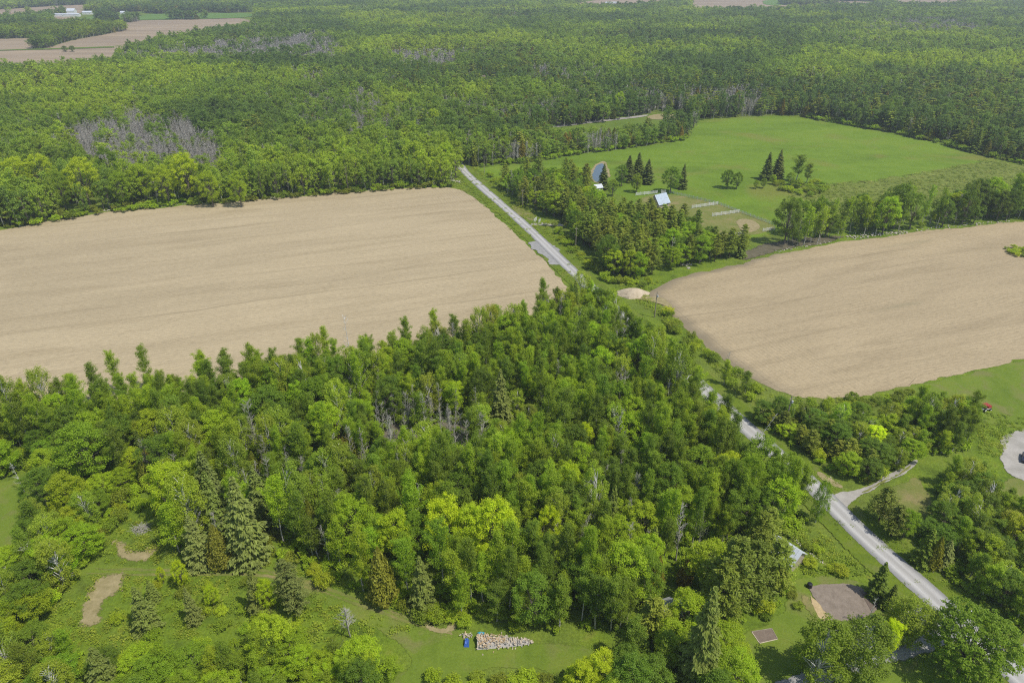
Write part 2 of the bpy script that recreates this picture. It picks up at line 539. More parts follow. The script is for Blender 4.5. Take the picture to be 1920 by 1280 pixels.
def strip_mesh(name, pts, width, z, mat, crown=0.0, na=9, across=True):
    """ribbon along world points, with an 'across' attribute from -1 to 1"""
    pts = np.asarray(pts, float)
    d = np.gradient(pts, axis=0)
    d /= np.linalg.norm(d, axis=1)[:, None]
    nrm = np.stack((d[:, 1], -d[:, 0]), 1)
    n = len(pts)
    r = np.random.default_rng(n)
    wl = width / 2 * (1 + 0.05 * np.convolve(r.normal(size=n + 12), np.ones(13) / 3.6, 'valid'))
    s = np.linspace(-1, 1, na)
    V = np.zeros((n, na, 3))
    for j, a in enumerate(s):
        V[:, j, :2] = pts + nrm * (a * wl)[:, None]
        V[:, j, 2] = z + crown * (1 - abs(a) ** 2)
    idx = np.arange(n * na).reshape(n, na)
    Q = np.stack((idx[:-1, :-1], idx[:-1, 1:], idx[1:, 1:], idx[1:, :-1]), -1).reshape(-1, 4)
    me = new_mesh(name, V.reshape(-1, 3), Q, [M[mat]])
    ae = me.attributes.new('edge', 'FLOAT', 'POINT')
    ae.data.foreach_set('value', np.tile(np.clip((1 - np.abs(s)) * 7 - 0.1, 0, 1.3), n).astype(np.float32))
    at = me.attributes.new('across', 'FLOAT', 'POINT')
    at.data.foreach_set('value', np.tile(s, n).astype(np.float32))
    return link(name, me)


def resample(pts, step):
    pts = np.asarray(pts, float)
    seg = np.linalg.norm(np.diff(pts, axis=0), axis=1)
    s = np.concatenate(([0], np.cumsum(seg)))
    t = np.arange(0, s[-1], step)
    return np.stack((np.interp(t, s, pts[:, 0]), np.interp(t, s, pts[:, 1])), 1)


# one big ground sheet
g = 8000
me = new_mesh('ground', [(-g, -g, 0), (g, -g, 0), (g, g, 0), (-g, g, 0)], [(0, 1, 2, 3)], [M['meadow']])
tag(link('ground', me), kind='structure')

FIELD_A = [(-500, 500), (-150, 447), (0, 432), (90, 415), (180, 400), (300, 389), (430, 379), (560, 368), (700, 357), (790, 351), (845, 350), (880, 363), (930, 403), (985, 456), (1010, 481), (1040, 506), (1062, 531), (1071, 550), (1066, 566), (1045, 583), (960, 624), (875, 647), (717, 690), (560, 716), (376, 744), (200, 770), (0, 797), (-300, 840), (-700, 900)]
FIELD_B = [(1208, 552), (1240, 532), (1300, 513), (1400, 491), (1500, 467), (1600, 451), (1750, 431), (1920, 415), (2150, 390), (2600, 350), (2900, 540), (2300, 605), (1920, 672), (1750, 714), (1650, 736), (1600, 745), (1540, 749), (1480, 743), (1420, 717), (1350, 673), (1290, 619), (1240, 573)]
PASTURE = [(890, 322), (905, 313), (1000, 303), (1090, 288), (1200, 276), (1285, 262), (1300, 240), (1310, 226), (1440, 216), (1510, 220), (1640, 242), (1770, 270), (1830, 288), (1920, 308), (2150, 362), (2400, 430), (2150, 385), (1920, 386), (1800, 382), (1650, 395), (1540, 405), (1490, 415), (1455, 436), (1390, 455), (1350, 440), (1300, 415), (1190, 400), (1180, 372), (1120, 355), (1090, 345), (1080, 325), (1030, 322), (975, 345), (960, 362), (930, 345)]
CLEAR2 = [(1020, 243), (1100, 233), (1160, 226), (1220, 213), (1270, 210), (1292, 222), (1285, 240), (1180, 259), (1050, 264)]
REED = [(1475, 352), (1540, 345), (1640, 338), (1760, 318), (1850, 300), (1920, 310), (2150, 364), (2300, 400), (2150, 383), (1920, 384), (1800, 380), (1650, 390), (1540, 395), (1490, 380)]
PADDOCK = [(1188, 372), (1250, 361), (1345, 381), (1390, 397), (1456, 423), (1450, 433), (1372, 447), (1300, 432), (1190, 402)]
FARF = {
    'a': [(-400, 172), (-100, 154), (0, 146), (120, 138), (212, 130), (230, 113), (290, 92), (350, 78), (430, 64), (482, 54), (468, 34.5), (380, 37), (300, 38.5), (237, 39.5), (237, 58), (150, 73), (85, 92), (56, 93.5), (80, 82), (118, 70.5), (60, 72.5), (0, 74), (-100, 76), (-400, 88)],
    'b': [(-300, 43), (0, 41), (80, 38), (95, 35), (160, 25), (172, 9), (100, 12), (0, 19), (-300, 26)],
    'c': [(325, 13), (400, 11), (430, 7), (430, 3), (340, 4)],
    'd': [(455, 9), (500, 7), (500, -1), (455, 1)],
    'e': [(1060, 21), (1150, 19), (1250, 15), (1260, 1), (1180, 0), (1100, 1)],
    'f': [(1290, 28), (1380, 28), (1440, 26), (1500, 22), (1640, 18), (1640, 3), (1520, 4), (1500, -1), (1400, -6), (1300, -4)],
    'g': [(1680, 18), (1900, 12), (1900, -4), (1660, -3)],
    'h': [(100, 38), (141, 37), (139, 31.5), (104, 33)],
}
FARG = {
    'a': [(237, 39), (300, 38), (380, 36.5), (470, 34), (478, 26), (400, 25.5), (320, 26.5), (262, 28)],
    'b': [(141, 39), (232, 38), (235, 28.5), (170, 31)],
    'c': [(-60, 73), (12, 70.5), (8, 63), (-60, 65)],
    'd': [(1430, 12), (1500, 9), (1495, 0), (1430, 0)],
}
NOTREE = [[(100, 27), (172, 24), (480, 18), (480, 50), (237, 62), (230, 52), (100, 53)]]
sheet('pasture', PASTURE, 'pasture', wob=0.8, soft=2.5)
sheet('rough_hay', REED, 'reed', wob=2.0, soft=5)
sheet('paddock', PADDOCK, 'dry', wob=0.3)
sheet('clearing_meadow', CLEAR2, 'clearing', wob=1)
sheet('left_field', FIELD_A, 'field_a', wob=0.7)
sheet('right_field', FIELD_B, 'field_b', wob=0.7, headland=tuple(G(1800, 560)))
0 and sheet('field_headland', [(1212, 554), (1240, 573), (1290, 619), (1350, 673), (1420, 717), (1480, 743), (1515, 748), (1520, 736), (1450, 700), (1384, 652), (1330, 604), (1284, 564), (1245, 545)], 'headland', wob=0.4, soft=2.2)
for k, p in FARF.items():
    sheet('far_field', p, 'far_field', z=0.5, step=12, wob=2, it=1, soft=4)
for k, p in FARG.items():
    sheet('far_crop_field', p, 'crop', z=0.8, step=12, wob=2, it=1, soft=4)
sheet('far_grass_strip', [(-60, 98), (0, 96.5), (120, 93.5), (215, 90.5), (215, 88), (120, 91), (0, 95), (-60, 96.5)], 'clearing', z=0.9, it=0, step=20, wob=0.5, soft=0)

# road
ROAD_PX = [(600, 62), (640, 84), (690, 120), (740, 152), (800, 205), (833, 250), (852, 288), (868, 318), (901, 350), (982, 421), (1105, 538), (1390, 794), (1527, 915), (1622, 1008), (1747, 1119), (1800, 1168), (1960, 1316), (2100, 1440)]
ROAD_W = np.array([G(*p) for p in ROAD_PX])


def catmull(pts, step):
    pts = np.asarray(pts, float)
    out = []
    p = np.vstack((2 * pts[0] - pts[1], pts, 2 * pts[-1] - pts[-2]))
    for i in range(1, len(p) - 2):
        n = max(2, int(np.linalg.norm(p[i + 1] - p[i]) / step))
        t = np.linspace(0, 1, n, endpoint=False)[:, None]
        out.append(0.5 * (2 * p[i] + (p[i + 1] - p[i - 1]) * t + (2 * p[i - 1] - 5 * p[i] + 4 * p[i + 1] - p[i + 2]) * t ** 2 + (-p[i - 1] + 3 * p[i] - 3 * p[i + 1] + p[i + 2]) * t ** 3))
    out.append(p[-2][None])
    return np.vstack(out)


road_pts = catmull(ROAD_W, 2.0)
# grass verges on both sides, then the road itself, a little raised and cambered
tag(strip_mesh('road_verge', resample(road_pts, 4.0), 15.0, 0.20, 'verge'), kind='structure')
tag(strip_mesh('road', road_pts, 5.9, 0.24, 'road', 0.12, 13), kind='structure')
sheet('field_access', [(985, 457), (1000, 452), (1022, 450), (1045, 470), (1062, 496), (1040, 500), (1018, 482)], 'gravel', z=0.235, step=0.8, wob=0.9)

# driveways and yards
sheet('driveway', [(1562, 932), (1575, 922), (1598, 924), (1640, 906), (1680, 882), (1718, 861), (1724, 866), (1690, 892), (1640, 918), (1606, 935), (1590, 945), (1582, 958)], 'palegravel', z=0.25, step=0.7, wob=0.25, soft=0.35)
sheet('driveway_grass_ridge', [(1606, 928), (1640, 912), (1680, 889), (1712, 868), (1705, 878), (1680, 893), (1640, 915)], 'dry', z=0.27, step=0.7, wob=0.3, soft=0.25)
sheet('gravel_yard', [(1872, 845), (1885, 818), (1920, 800), (2060, 770), (2060, 900), (1930, 900), (1900, 893), (1880, 870)], 'palegravel', z=0.12, step=0.8, wob=0.8)
sheet('house_driveway', [(1754, 1172), (1772, 1150), (1800, 1190), (1770, 1210), (1700, 1232), (1640, 1254), (1560, 1276), (1480, 1310), (1430, 1310), (1450, 1276), (1520, 1262), (1600, 1242), (1680, 1216)], 'gravel', z=0.228, step=0.7, wob=0.3)
sheet('corner_driveway', [(1868, 1225), (1895, 1212), (1930, 1195), (1990, 1200), (1990, 1300), (1915, 1290), (1893, 1255)], 'gravel', z=0.10, step=0.7, wob=0.4)

# lawns and bare patches
sheet('right_meadow', [(1610, 748), (1700, 726), (1800, 704), (1920, 676), (2150, 640), (2150, 800), (1920, 800), (1850, 792), (1790, 770), (1720, 752)], 'lawn', z=0.05, wob=0.8)
sheet('dry_lawn', [(1622, 945), (1680, 906), (1725, 890), (1735, 920), (1760, 952), (1740, 985), (1690, 985)], 'dry', z=0.054, step=1.5, wob=0.6)
sheet('corner_lawn', [(1872, 905), (1905, 892), (1990, 895), (1990, 985), (1900, 985), (1880, 960)], 'dry', z=0.058, step=1.5, wob=0.6)
sheet('house_lawn', [(1330, 1330), (1370, 1220), (1390, 1180), (1450, 1162), (1478, 1140), (1490, 1100), (1520, 1078), (1600, 1080), (1660, 1120), (1710, 1160), (1740, 1180), (1700, 1250), (1760, 1330)], 'lawn', z=0.062, step=1.2, wob=0.5)
sheet('mown_clearing', [(560, 1090), (640, 1112), (740, 1150), (800, 1168), (860, 1180), (1000, 1208), (1090, 1205), (1130, 1225), (1080, 1262), (960, 1255), (880, 1262), (850, 1330), (700, 1330), (740, 1265), (780, 1232), (720, 1185), (620, 1140), (550, 1105)], 'lawn', z=0.066, step=1.2, wob=0.6)
sheet('grass_track', [(120, 1062), (200, 1060), (330, 1064), (480, 1060), (560, 1078), (680, 1122), (850, 1182), (846, 1196), (670, 1140), (550, 1098), (470, 1078), (330, 1078), (200, 1077), (120, 1080)], 'lawn', z=0.070, step=1.2, wob=0.35)
for a in (0, 1):
    dy = 9 * a
    sheet('tyre_track', [(160, 1064 + dy), (330, 1067 + dy), (480, 1063 + dy), (560, 1082 + dy), (700, 1131 + dy), (850, 1187 + 0.7 * dy), (849, 1191 + 0.7 * dy), (699, 1136 + dy), (559, 1087 + dy), (480, 1067.5 + dy), (330, 1071.5 + dy), (160, 1068.5 + dy)], 'dry', z=0.078 + 0.004 * a, step=1.0, wob=0.12, soft=0.18)
sheet('left_lawn', [(-250, 925), (0, 905), (45, 893), (78, 900), (72, 950), (52, 1000), (20, 1040), (-50, 1080), (-250, 1150)], 'lawn', z=0.05, step=1.5, wob=0.6)


def ring(cx, cy, r0, r1, a0, a1, ry, n=14):
    t = np.radians(np.linspace(a0, a1, n))
    o = [(cx + r1 * math.cos(x), cy - r1 * ry * math.sin(x)) for x in t]
    i = [(cx + r0 * math.cos(x), cy - r0 * ry * math.sin(x)) for x in t[::-1]]
    return o + i


sheet('bare_patch', ring(232, 1150, 44, 78, 86, 198, 0.95), 'dirt', z=0.09, step=0.8, wob=0.4, it=1, soft=2.0)
sheet('bare_patch', ring(255, 1020, 20, 42, 165, 350, 0.75), 'dirt', z=0.09, step=0.8, wob=0.3, soft=1.6)
sheet('bare_patch', ring(826, 1170, 20, 29, -20, 200, 0.5), 'dry', z=0.09, step=0.8, wob=0.2, soft=0.2)
sheet('bare_patch', ring(826, 1170, 16, 30, 180, 350, 0.5), 'dirt', z=0.094, step=0.8, wob=0.2, soft=0.25)
sheet('bare_patch', [(1395, 438), (1380, 415), (1400, 408), (1425, 420), (1428, 432), (1405, 436)], 'dirt', z=0.09, step=1.5, wob=0.6)
sheet('bare_patch', [(1140, 905), (1160, 895), (1170, 915), (1150, 930), (1130, 925)], 'dirt', z=0.09, step=0.8, wob=0.8)
sheet('dirt_bank', [(1530, 885), (1545, 888), (1575, 908), (1580, 918), (1560, 912), (1540, 900)], 'dirt', z=0.26, step=0.8, wob=0.3, soft=0.4)
sheet('sandy_track', [(1160, 548), (1185, 552), (1215, 556), (1250, 560), (1262, 580), (1240, 572), (1200, 562), (1165, 556)], 'dirt', z=0.26, step=1, wob=0.4, soft=0.5)
sheet('farm_track', [(1020, 238), (1100, 228), (1180, 219.5), (1215, 215), (1216, 218), (1180, 223), (1100, 232), (1020, 242)], 'palegravel', z=0.22, step=2, wob=0.3, soft=0.3)
sheet('dirt_ring', [(1212, 219), (1230, 214.5), (1255, 214), (1272, 217), (1268, 222), (1240, 225), (1220, 224)], 'dirt', z=0.226, step=1.5, wob=0.4)
sheet('farm_driveway', [(993, 421), (1008, 419), (1020, 418), (1050, 420), (1060, 426), (1010, 423), (1000, 424)], 'palegravel', z=0.25, step=0.8, wob=0.2, soft=0.3)
sheet('driveway_lawn', [(955, 385), (975, 388), (1003, 402), (1006, 414), (990, 414), (970, 402)], 'dry', z=0.25, step=0.8, wob=0.3)

sheet('burnt_ground', [(1378, 478), (1405, 466), (1450, 455), (1520, 446), (1585, 442), (1578, 449), (1500, 463), (1430, 479), (1385, 488)], 'burnt', z=0.19, step=1.5, wob=0.8, soft=3.0)
# pond
sheet('pond_bank', [(1107, 335), (1109, 318), (1116, 309), (1126, 303), (1136, 303), (1138, 312), (1143, 323), (1143, 336), (1130, 344), (1112, 344)], 'dirt', z=0.20, step=1, wob=0.5)
sheet('pond', [(1110, 335), (1113, 318), (1119, 311), (1127, 307), (1133, 308), (1133, 316), (1138, 325), (1139, 335), (1130, 342), (1115, 342)], 'water', soft=0, z=0.215, step=1, wob=0.4)

# garden plots
GARDEN = [(1512, 1104), (1530, 1096), (1575, 1093), (1612, 1100), (1635, 1114), (1645, 1132), (1640, 1150), (1615, 1160), (1570, 1166), (1556, 1163), (1540, 1140)]
o = sheet('vegetable_garden', GARDEN, 'soil', soft=0.4, z=0.16, step=0.6, wob=0.25)
sheet('straw_mulch', [(1514, 1115), (1520, 1116), (1540, 1138), (1558, 1164), (1540, 1164), (1528, 1140)], 'straw', soft=0.4, z=0.165, step=0.5, wob=0.3)
sheet('weedy_strip', [(1506, 1112), (1513, 1115), (1530, 1142), (1540, 1165), (1520, 1160), (1508, 1138)], 'dry', z=0.155, step=0.6, wob=0.4)
for q in ([(120, 235), (260, 225), (420, 270), (440, 340), (330, 345), (120, 330), (0, 315), (0, 280)], [(215, 112), (330, 100), (540, 84), (620, 76), (650, 125), (590, 132), (400, 120), (230, 120)], [(560, 165), (760, 170), (840, 250), (850, 335), (440, 360), (430, 250)], [(690, 790), (900, 775), (935, 830), (910, 880), (760, 890), (690, 850)]):
    sheet('forest_floor', q, 'litter', z=0.03, step=4, wob=2, soft=4)
print('ground done')
# ------------------------------------------------------------------ tree shapes
def unit(a):
    return a / (np.linalg.norm(a, axis=-1, keepdims=True) + 1e-9)


def leaves(pos, nrm, size, r, aspect=0.62, along=None):
    """one diamond-shaped leaf face at each point; size is its half length"""
    n = len(pos)
    t = r.normal(size=(n, 3)) if along is None else along + r.normal(0, 0.25, (n, 3))
    t = unit(t - nrm * np.sum(t * nrm, 1, keepdims=True))
    b = np.cross(nrm, t)
    s = (size * r.uniform(0.65, 1.3, n))[:, None]
    bend = nrm * s * 0.25
    V = np.stack((pos + t * s - bend, pos + b * s * aspect, pos - t * s - bend, pos - b * s * aspect), 1).reshape(-1, 3)
    Q = np.arange(4 * n).reshape(n, 4)
    return V, Q


def tube(path, rad, k=5):
    path = np.asarray(path, float)
    rad = np.asarray(rad, float)
    n = len(path)
    d = unit(np.gradient(path, axis=0))
    ref = np.where(np.abs(d[:, 2:3]) > 0.9, [[1.0, 0, 0]], [[0, 0, 1.0]])
    u = unit(np.cross(d, ref))
    w = np.cross(d, u)
    a = np.arange(k) / k * 2 * math.pi
    V = path[:, None] + rad[:, None, None] * (u[:, None] * np.cos(a)[None, :, None] + w[:, None] * np.sin(a)[None, :, None])
    idx = np.arange(n * k).reshape(n, k)
    nx = np.roll(idx, -1, 1)
    Q = np.stack((idx[:-1], nx[:-1], nx[1:], idx[1:]), -1).reshape(-1, 4)
    return V.reshape(-1, 3), Q


def join(parts):
    Vs, Qs, o = [], [], 0
    for V, Q in parts:
        Vs.append(V)
        Qs.append(Q + o)
        o += len(V)
    return np.vstack(Vs), np.vstack(Qs)


def trunk_path(r, h, lean=0.03, n=7):
    t = np.linspace(0, 1, n)
    off = np.cumsum(r.normal(0, lean * h / n * 1.5, (n, 2)), 0)
    off -= off[0]
    return np.column_stack((off, t * h))


def lobed(r, C, R, per, size, flat=0.75, upb=0.45, aspect=0.62):
    """leaf faces on the outside of many small lobes"""
    n = len(C)
    k = np.repeat(np.arange(n), per)
    d = unit(r.normal(size=(len(k), 3)) + np.array((0, 0, upb)))
    rad = R[k][:, None] * np.clip(r.normal(0.8, 0.26, (len(k), 1)), 0.1, 1.5)
    pos = C[k] + d * rad * np.array((1, 1, flat))
    nrm = unit(d * 0.55 + np.array((0, 0, 0.6)) + r.normal(0, 0.42, (len(k), 3)))
    return leaves(pos, nrm, size, r, aspect)


def sprays(r, C, sig, per, size, aspect=0.55, upn=0.45):
    """soft tufts of leaf faces scattered about each point"""
    k = np.repeat(np.arange(len(C)), per)
    off = r.normal(size=(len(k), 3)) * (1, 1, 0.85)
    pos = C[k] + off * np.asarray(sig)[k][:, None]
    nrm = unit(off * 0.28 + np.array((0, 0, upn)) + r.normal(0, 0.42, (len(k), 3)))
    return leaves(pos, nrm, size, r, aspect)


def poplar(seed, h=16.0, lod=0, wide=2.2):
    """tall, slim, feathery crown of rising branches on a pale stem"""
    r = np.random.default_rng(seed)
    tp = trunk_path(r, h * 0.97, 0.035)
    nb = (34, 20, 11)[lod]
    ns = (5, 4, 3)[lod]
    base = r.uniform(0.18, 0.32)
    full = r.uniform(0.3, 0.6)
    C, sg, tr = [], [], [tube(tp, np.linspace(0.19, 0.025, 7), (5, 4, 3)[lod])]
    for i in range(nb):
        s = (i + r.random()) / nb
        z0 = h * (base + (0.93 - base) * s)
        st = np.array([np.interp(z0, tp[:, 2], tp[:, j]) for j in (0, 1)] + [z0])
        a = i * 2.4 + r.normal(0, 0.5)
        prof = (0.45 + 0.75 * math.sin(math.pi * min(1, (s * 0.75 + full * 0.35)))) * (1 - 0.35 * s)
        L = wide * prof * r.choice([r.uniform(0.4, 0.9), r.uniform(0.8, 1.55)])
        el = r.uniform(0.5, 1.15)
        dr = np.array((math.cos(a) * math.cos(el), math.sin(a) * math.cos(el), math.sin(el)))
        e = st + dr * L * 1.25
        if i % (2, 4, 99)[lod] == 0:
            tr.append(tube([st, (st + e) / 2 + (0, 0, -0.05), e], [0.055, 0.035, 0.01], 3))
        for q in np.linspace(0.35, 1.05, ns):
            C.append(st + dr * L * 1.25 * q + r.normal(0, 0.12, 3))
            sg.append(r.uniform(0.24, 0.46) * (1.15, 1.25, 1.5)[lod] * (1.1 - 0.35 * q))
    C.append((tp[-1, 0], tp[-1, 1], h * 0.99))
    sg.append(0.22)
    crown = sprays(r, np.array(C), sg, (56, 20, 13)[lod], (0.125, 0.24, 0.42)[lod])
    return dict(crown=crown, trunk=join(tr))


def maple(seed, h=14.0, lod=0, wide=4.3, low=0.2):
    """broad, dense, billowing crown"""
    r = np.random.default_rng(seed)
    tp = trunk_path(r, h * 0.8, 0.02)
    nl = (130, 60, 26)[lod]
    per = (115, 40, 22)[lod]
    size = (0.14, 0.27, 0.46)[lod]
    d = unit(r.normal(size=(nl, 3)) + (0, 0, 0.25))
    cz = h * (low + (1 - low) * 0.46)
    ez = h * (1 - low) * 0.52
    rad = r.uniform(0.62, 1.0, nl) ** 0.6
    lump = 1 + 0.16 * np.sin(3 * np.arctan2(d[:, 1], d[:, 0]) + seed) + 0.1 * np.sin(5 * d[:, 2] * 2 + seed)
    C = np.column_stack((d[:, 0] * wide * rad * lump, d[:, 1] * wide * rad * lump, cz + d[:, 2] * ez * rad))
    C[:, 2] = np.maximum(C[:, 2], h * low * 0.8)
    R = r.uniform(0.5, 1.1, nl) * wide / 4.3 * (1 if lod < 2 else 1.4)
    crown = lobed(r, C, R, per, size, 0.72)
    tr = [tube(tp, np.linspace(0.32, 0.08, 7), (6, 4, 3)[lod])]
    for i in range(0, nl, (6, 9, 99)[lod]):
        z0 = h * r.uniform(0.15, 0.45)
        st = np.array((np.interp(z0, tp[:, 2], tp[:, 0]), np.interp(z0, tp[:, 2], tp[:, 1]), z0))
        tr.append(tube([st, (st + C[i]) / 2 - (0, 0, 0.3), C[i]], [0.13, 0.08, 0.02], 3))
    return dict(crown=crown, trunk=join(tr))


def bigmaple(seed, h=14.0, lod=0):
    r = np.random.default_rng(seed)
    nl, wide, low = 760, 4.5, 0.08
    tp = trunk_path(r, h * 0.8, 0.02)
    d = unit(r.normal(size=(nl, 3)) + (0, 0, 0.3))
    rad = r.uniform(0.3, 1.0, nl) ** 0.5
    lump = 1 + 0.1 * np.sin(3 * np.arctan2(d[:, 1], d[:, 0]) + seed)
    C = np.column_stack((d[:, 0] * wide * rad * lump, d[:, 1] * wide * rad * lump, h * 0.5 + d[:, 2] * h * 0.47 * rad))
    C[:, 2] = np.maximum(C[:, 2], h * 0.1)
    R = r.uniform(0.2, 0.42, nl)
    crown = lobed(r, C, R * 1.1, 36, 0.115, 0.8)
    tr = [tube(tp, np.linspace(0.25, 0.08, 7), 6)] + [tube([tp[2], (tp[2] + C[i]) / 2, C[i]], [0.1, 0.06, 0.02], 3) for i in range(0, nl, 16)]
    return dict(crown=crown, trunk=join(tr))


def birch(seed, h=14.0, lod=0, wide=3.6):
    """open crown of hanging sprays; white limbs show through"""
    r = np.random.default_rng(seed)
    tp = trunk_path(r, h * 0.93, 0.04)
    nl = (105, 44, 18)[lod]
    per = (100, 32, 20)[lod]
    size = (0.155, 0.28, 0.5)[lod]
    t = r.uniform(0.16, 1.0, nl)
    a = r.uniform(0, 2 * math.pi, nl)
    env = wide * np.sqrt(np.clip(1.05 - ((t - 0.5) / 0.53) ** 2, 0.05, 1))
    rr = env * np.sqrt(r.uniform(0.15, 1, nl))
    ax = np.column_stack([np.interp(t, np.linspace(0, 0.93, 7), tp[:, i]) for i in (0, 1)])
    C = np.column_stack((ax[:, 0] + rr * np.cos(a), ax[:, 1] + rr * np.sin(a), t * h))
    R = r.uniform(0.45, 0.95, nl) * (1 if lod < 2 else 1.4)
    crown = lobed(r, C, R, per, size, 1.35, 0.15, 0.5)
    tr = [tube(tp, np.linspace(0.24, 0.05, 7), (6, 4, 3)[lod])]
    for i in range(0, nl, (2, 4, 99)[lod]):
        z0 = max(h * 0.12, C[i, 2] - rr[i] * 1.1 - 0.5)
        st = np.array((np.interp(z0, tp[:, 2], tp[:, 0]), np.interp(z0, tp[:, 2], tp[:, 1]), z0))
        tr.append(tube([st, (st + C[i]) / 2 + (0, 0, 0.4), C[i]], [0.11, 0.07, 0.02], 3))
    return dict(crown=crown, trunk=join(tr))


def spruce(seed, h=13.0, lod=0, wide=2.6):
    r = np.random.default_rng(seed)
    nt = (26, 15, 9)[lod]
    nb = (12, 9, 7)[lod]
    size = (0.19, 0.32, 0.55)[lod]
    ps, ns, al, ss = [], [], [], []
    for i in range(nt):
        s = (i + 0.5) / nt
        z = h * (0.06 + 0.93 * s)
        L0 = wide * (1 - s) ** 0.85 * r.uniform(0.9, 1.1) + 0.12
        m = max(4, int(nb * (1 - 0.55 * s)))
        for a in np.arange(m) / m * 2 * math.pi + r.uniform(0, 6):
            L = L0 * r.uniform(0.6, 1.22)
            a += r.normal(0, 0.12)
            k = max(2, int(L / (size * (0.62 if lod == 0 else 0.9))))
            q = (np.arange(k) + 0.6) / k
            dr = np.array((math.cos(a), math.sin(a), 0))
            side = np.array((-dr[1], dr[0], 0))
            droop = -0.22 * L * q ** 1.4 + 0.10 * L * np.clip(q - 0.7, 0, 1)
            for lat in ((-1, 0, 1) if lod == 0 else (-0.6, 0.6)):
                w = lat * (0.26 * L * (1 - q * 0.75) + 0.05)
                p = dr * (q * L)[:, None] + side * w[:, None] + np.column_stack((np.zeros(k), np.zeros(k), z + droop - abs(lat) * 0.06))
                ps.append(p + r.normal(0, 0.05, p.shape))
                ns.append(unit(np.array((0, 0, 1.0)) + dr * 0.45 + side * lat * 0.35 + r.normal(0, 0.25, (k, 3))))
                al.append(np.tile(dr + side * lat * 0.8 + (0, 0, -0.2), (k, 1)))
    pos, nrm, alo = np.vstack(ps), np.vstack(ns), np.vstack(al)
    crown = leaves(pos, nrm, size * 1.35, r, 0.5, alo)
    return dict(crown=crown, trunk=tube([(0, 0, 0), (0, 0, h * 0.5), (0, 0, h * 0.98)], [0.2, 0.11, 0.02], 5))


def pine(seed, h=16.0, lod=0, wide=3.6):
    """irregular tiers of soft plumes"""
    r = np.random.default_rng(seed)
    tp = trunk_path(r, h * 0.96, 0.015)
    nt = (13, 9, 6)[lod]
    C, R = [], []
    for i in range(nt):
        s = (i + r.uniform(0.2, 0.8)) / nt
        z = h * (0.24 + 0.74 * s)
        L0 = wide * (1 - s) ** 0.6 * (0.75 + 0.3 * math.sin(s * 3)) + 0.3
        m = max(3, int((8, 6, 4)[lod] * (1 - 0.5 * s)))
        for a in np.arange(m) / m * 2 * math.pi + r.uniform(0, 6):
            L = L0 * r.uniform(0.55, 1.2)
            a += r.normal(0, 0.2)
            for q in ((0.45, 0.72, 1.0) if lod == 0 else (0.5, 0.95)):
                C.append((L * q * math.cos(a), L * q * math.sin(a), z + 0.18 * L * q + r.normal(0, 0.1)))
                R.append((0.35 + 0.24 * L * (1.1 - 0.45 * q)) * r.uniform(0.8, 1.2))
    C, R = np.array(C), np.array(R)
    per = (20, 16, 11)[lod]
    k = np.repeat(np.arange(len(C)), per)
    d = unit(r.normal(size=(len(k), 3)) + (0, 0, 0.35))
    pos = C[k] + d * R[k][:, None] * r.uniform(0.4, 1.05, (len(k), 1)) * np.array((1, 1, 0.5))
    out = unit(C[k] * (1, 1, 0) + 1e-6)
    nrm = unit(d * 0.4 + np.array((0, 0, 0.6)) + out * 0.2 + r.normal(0, 0.4, (len(k), 3)))
    crown = leaves(pos, nrm, (0.27, 0.42, 0.7)[lod], r, 0.42, out + (0, 0, 0.35))
    tr = [tube(tp, np.linspace(0.26, 0.04, 7), 5)]
    for i in range(0, len(C), (5, 9, 99)[lod]):
        z0 = max(0.5, C[i, 2] - 0.3)
        tr.append(tube([(0, 0, z0), C[i] * 0.5 + np.array((0, 0, z0)) * 0.5, C[i]], [0.06, 0.045, 0.015], 3))
    return dict(crown=crown, trunk=join(tr))


def cedar(seed, h=9.0, lod=0, wide=2.1):
    r = np.random.default_rng(seed)
    n = (3600, 1100, 330)[lod]
    t = r.beta(1.0, 1.35, n)
    a = r.uniform(0, 2 * math.pi, n)
    env = wide * (1 - t) ** 0.7 * (0.55 + 0.45 * np.clip(t * 6, 0, 1)) * (1 + 0.13 * np.sin(a * 5 + t * 9 + seed) + 0.1 * np.sin(a * 9 - t * 23))
    rr = env * r.uniform(0.7, 1.05, n)
    pos = np.column_stack((rr * np.cos(a), rr * np.sin(a), 0.25 + t * h))
    out = np.column_stack((np.cos(a), np.sin(a), np.full(n, 0.5)))
    nrm = unit(out + r.normal(0, 0.45, (n, 3)))
    crown = leaves(pos, nrm, (0.19, 0.33, 0.6)[lod], r, 0.55, np.tile((0, 0, 1.0), (n, 1)) + out * 0.4)
    return dict(crown=crown, trunk=tube([(0, 0, 0), (0, 0, h * 0.6)], [0.16, 0.04], 5))


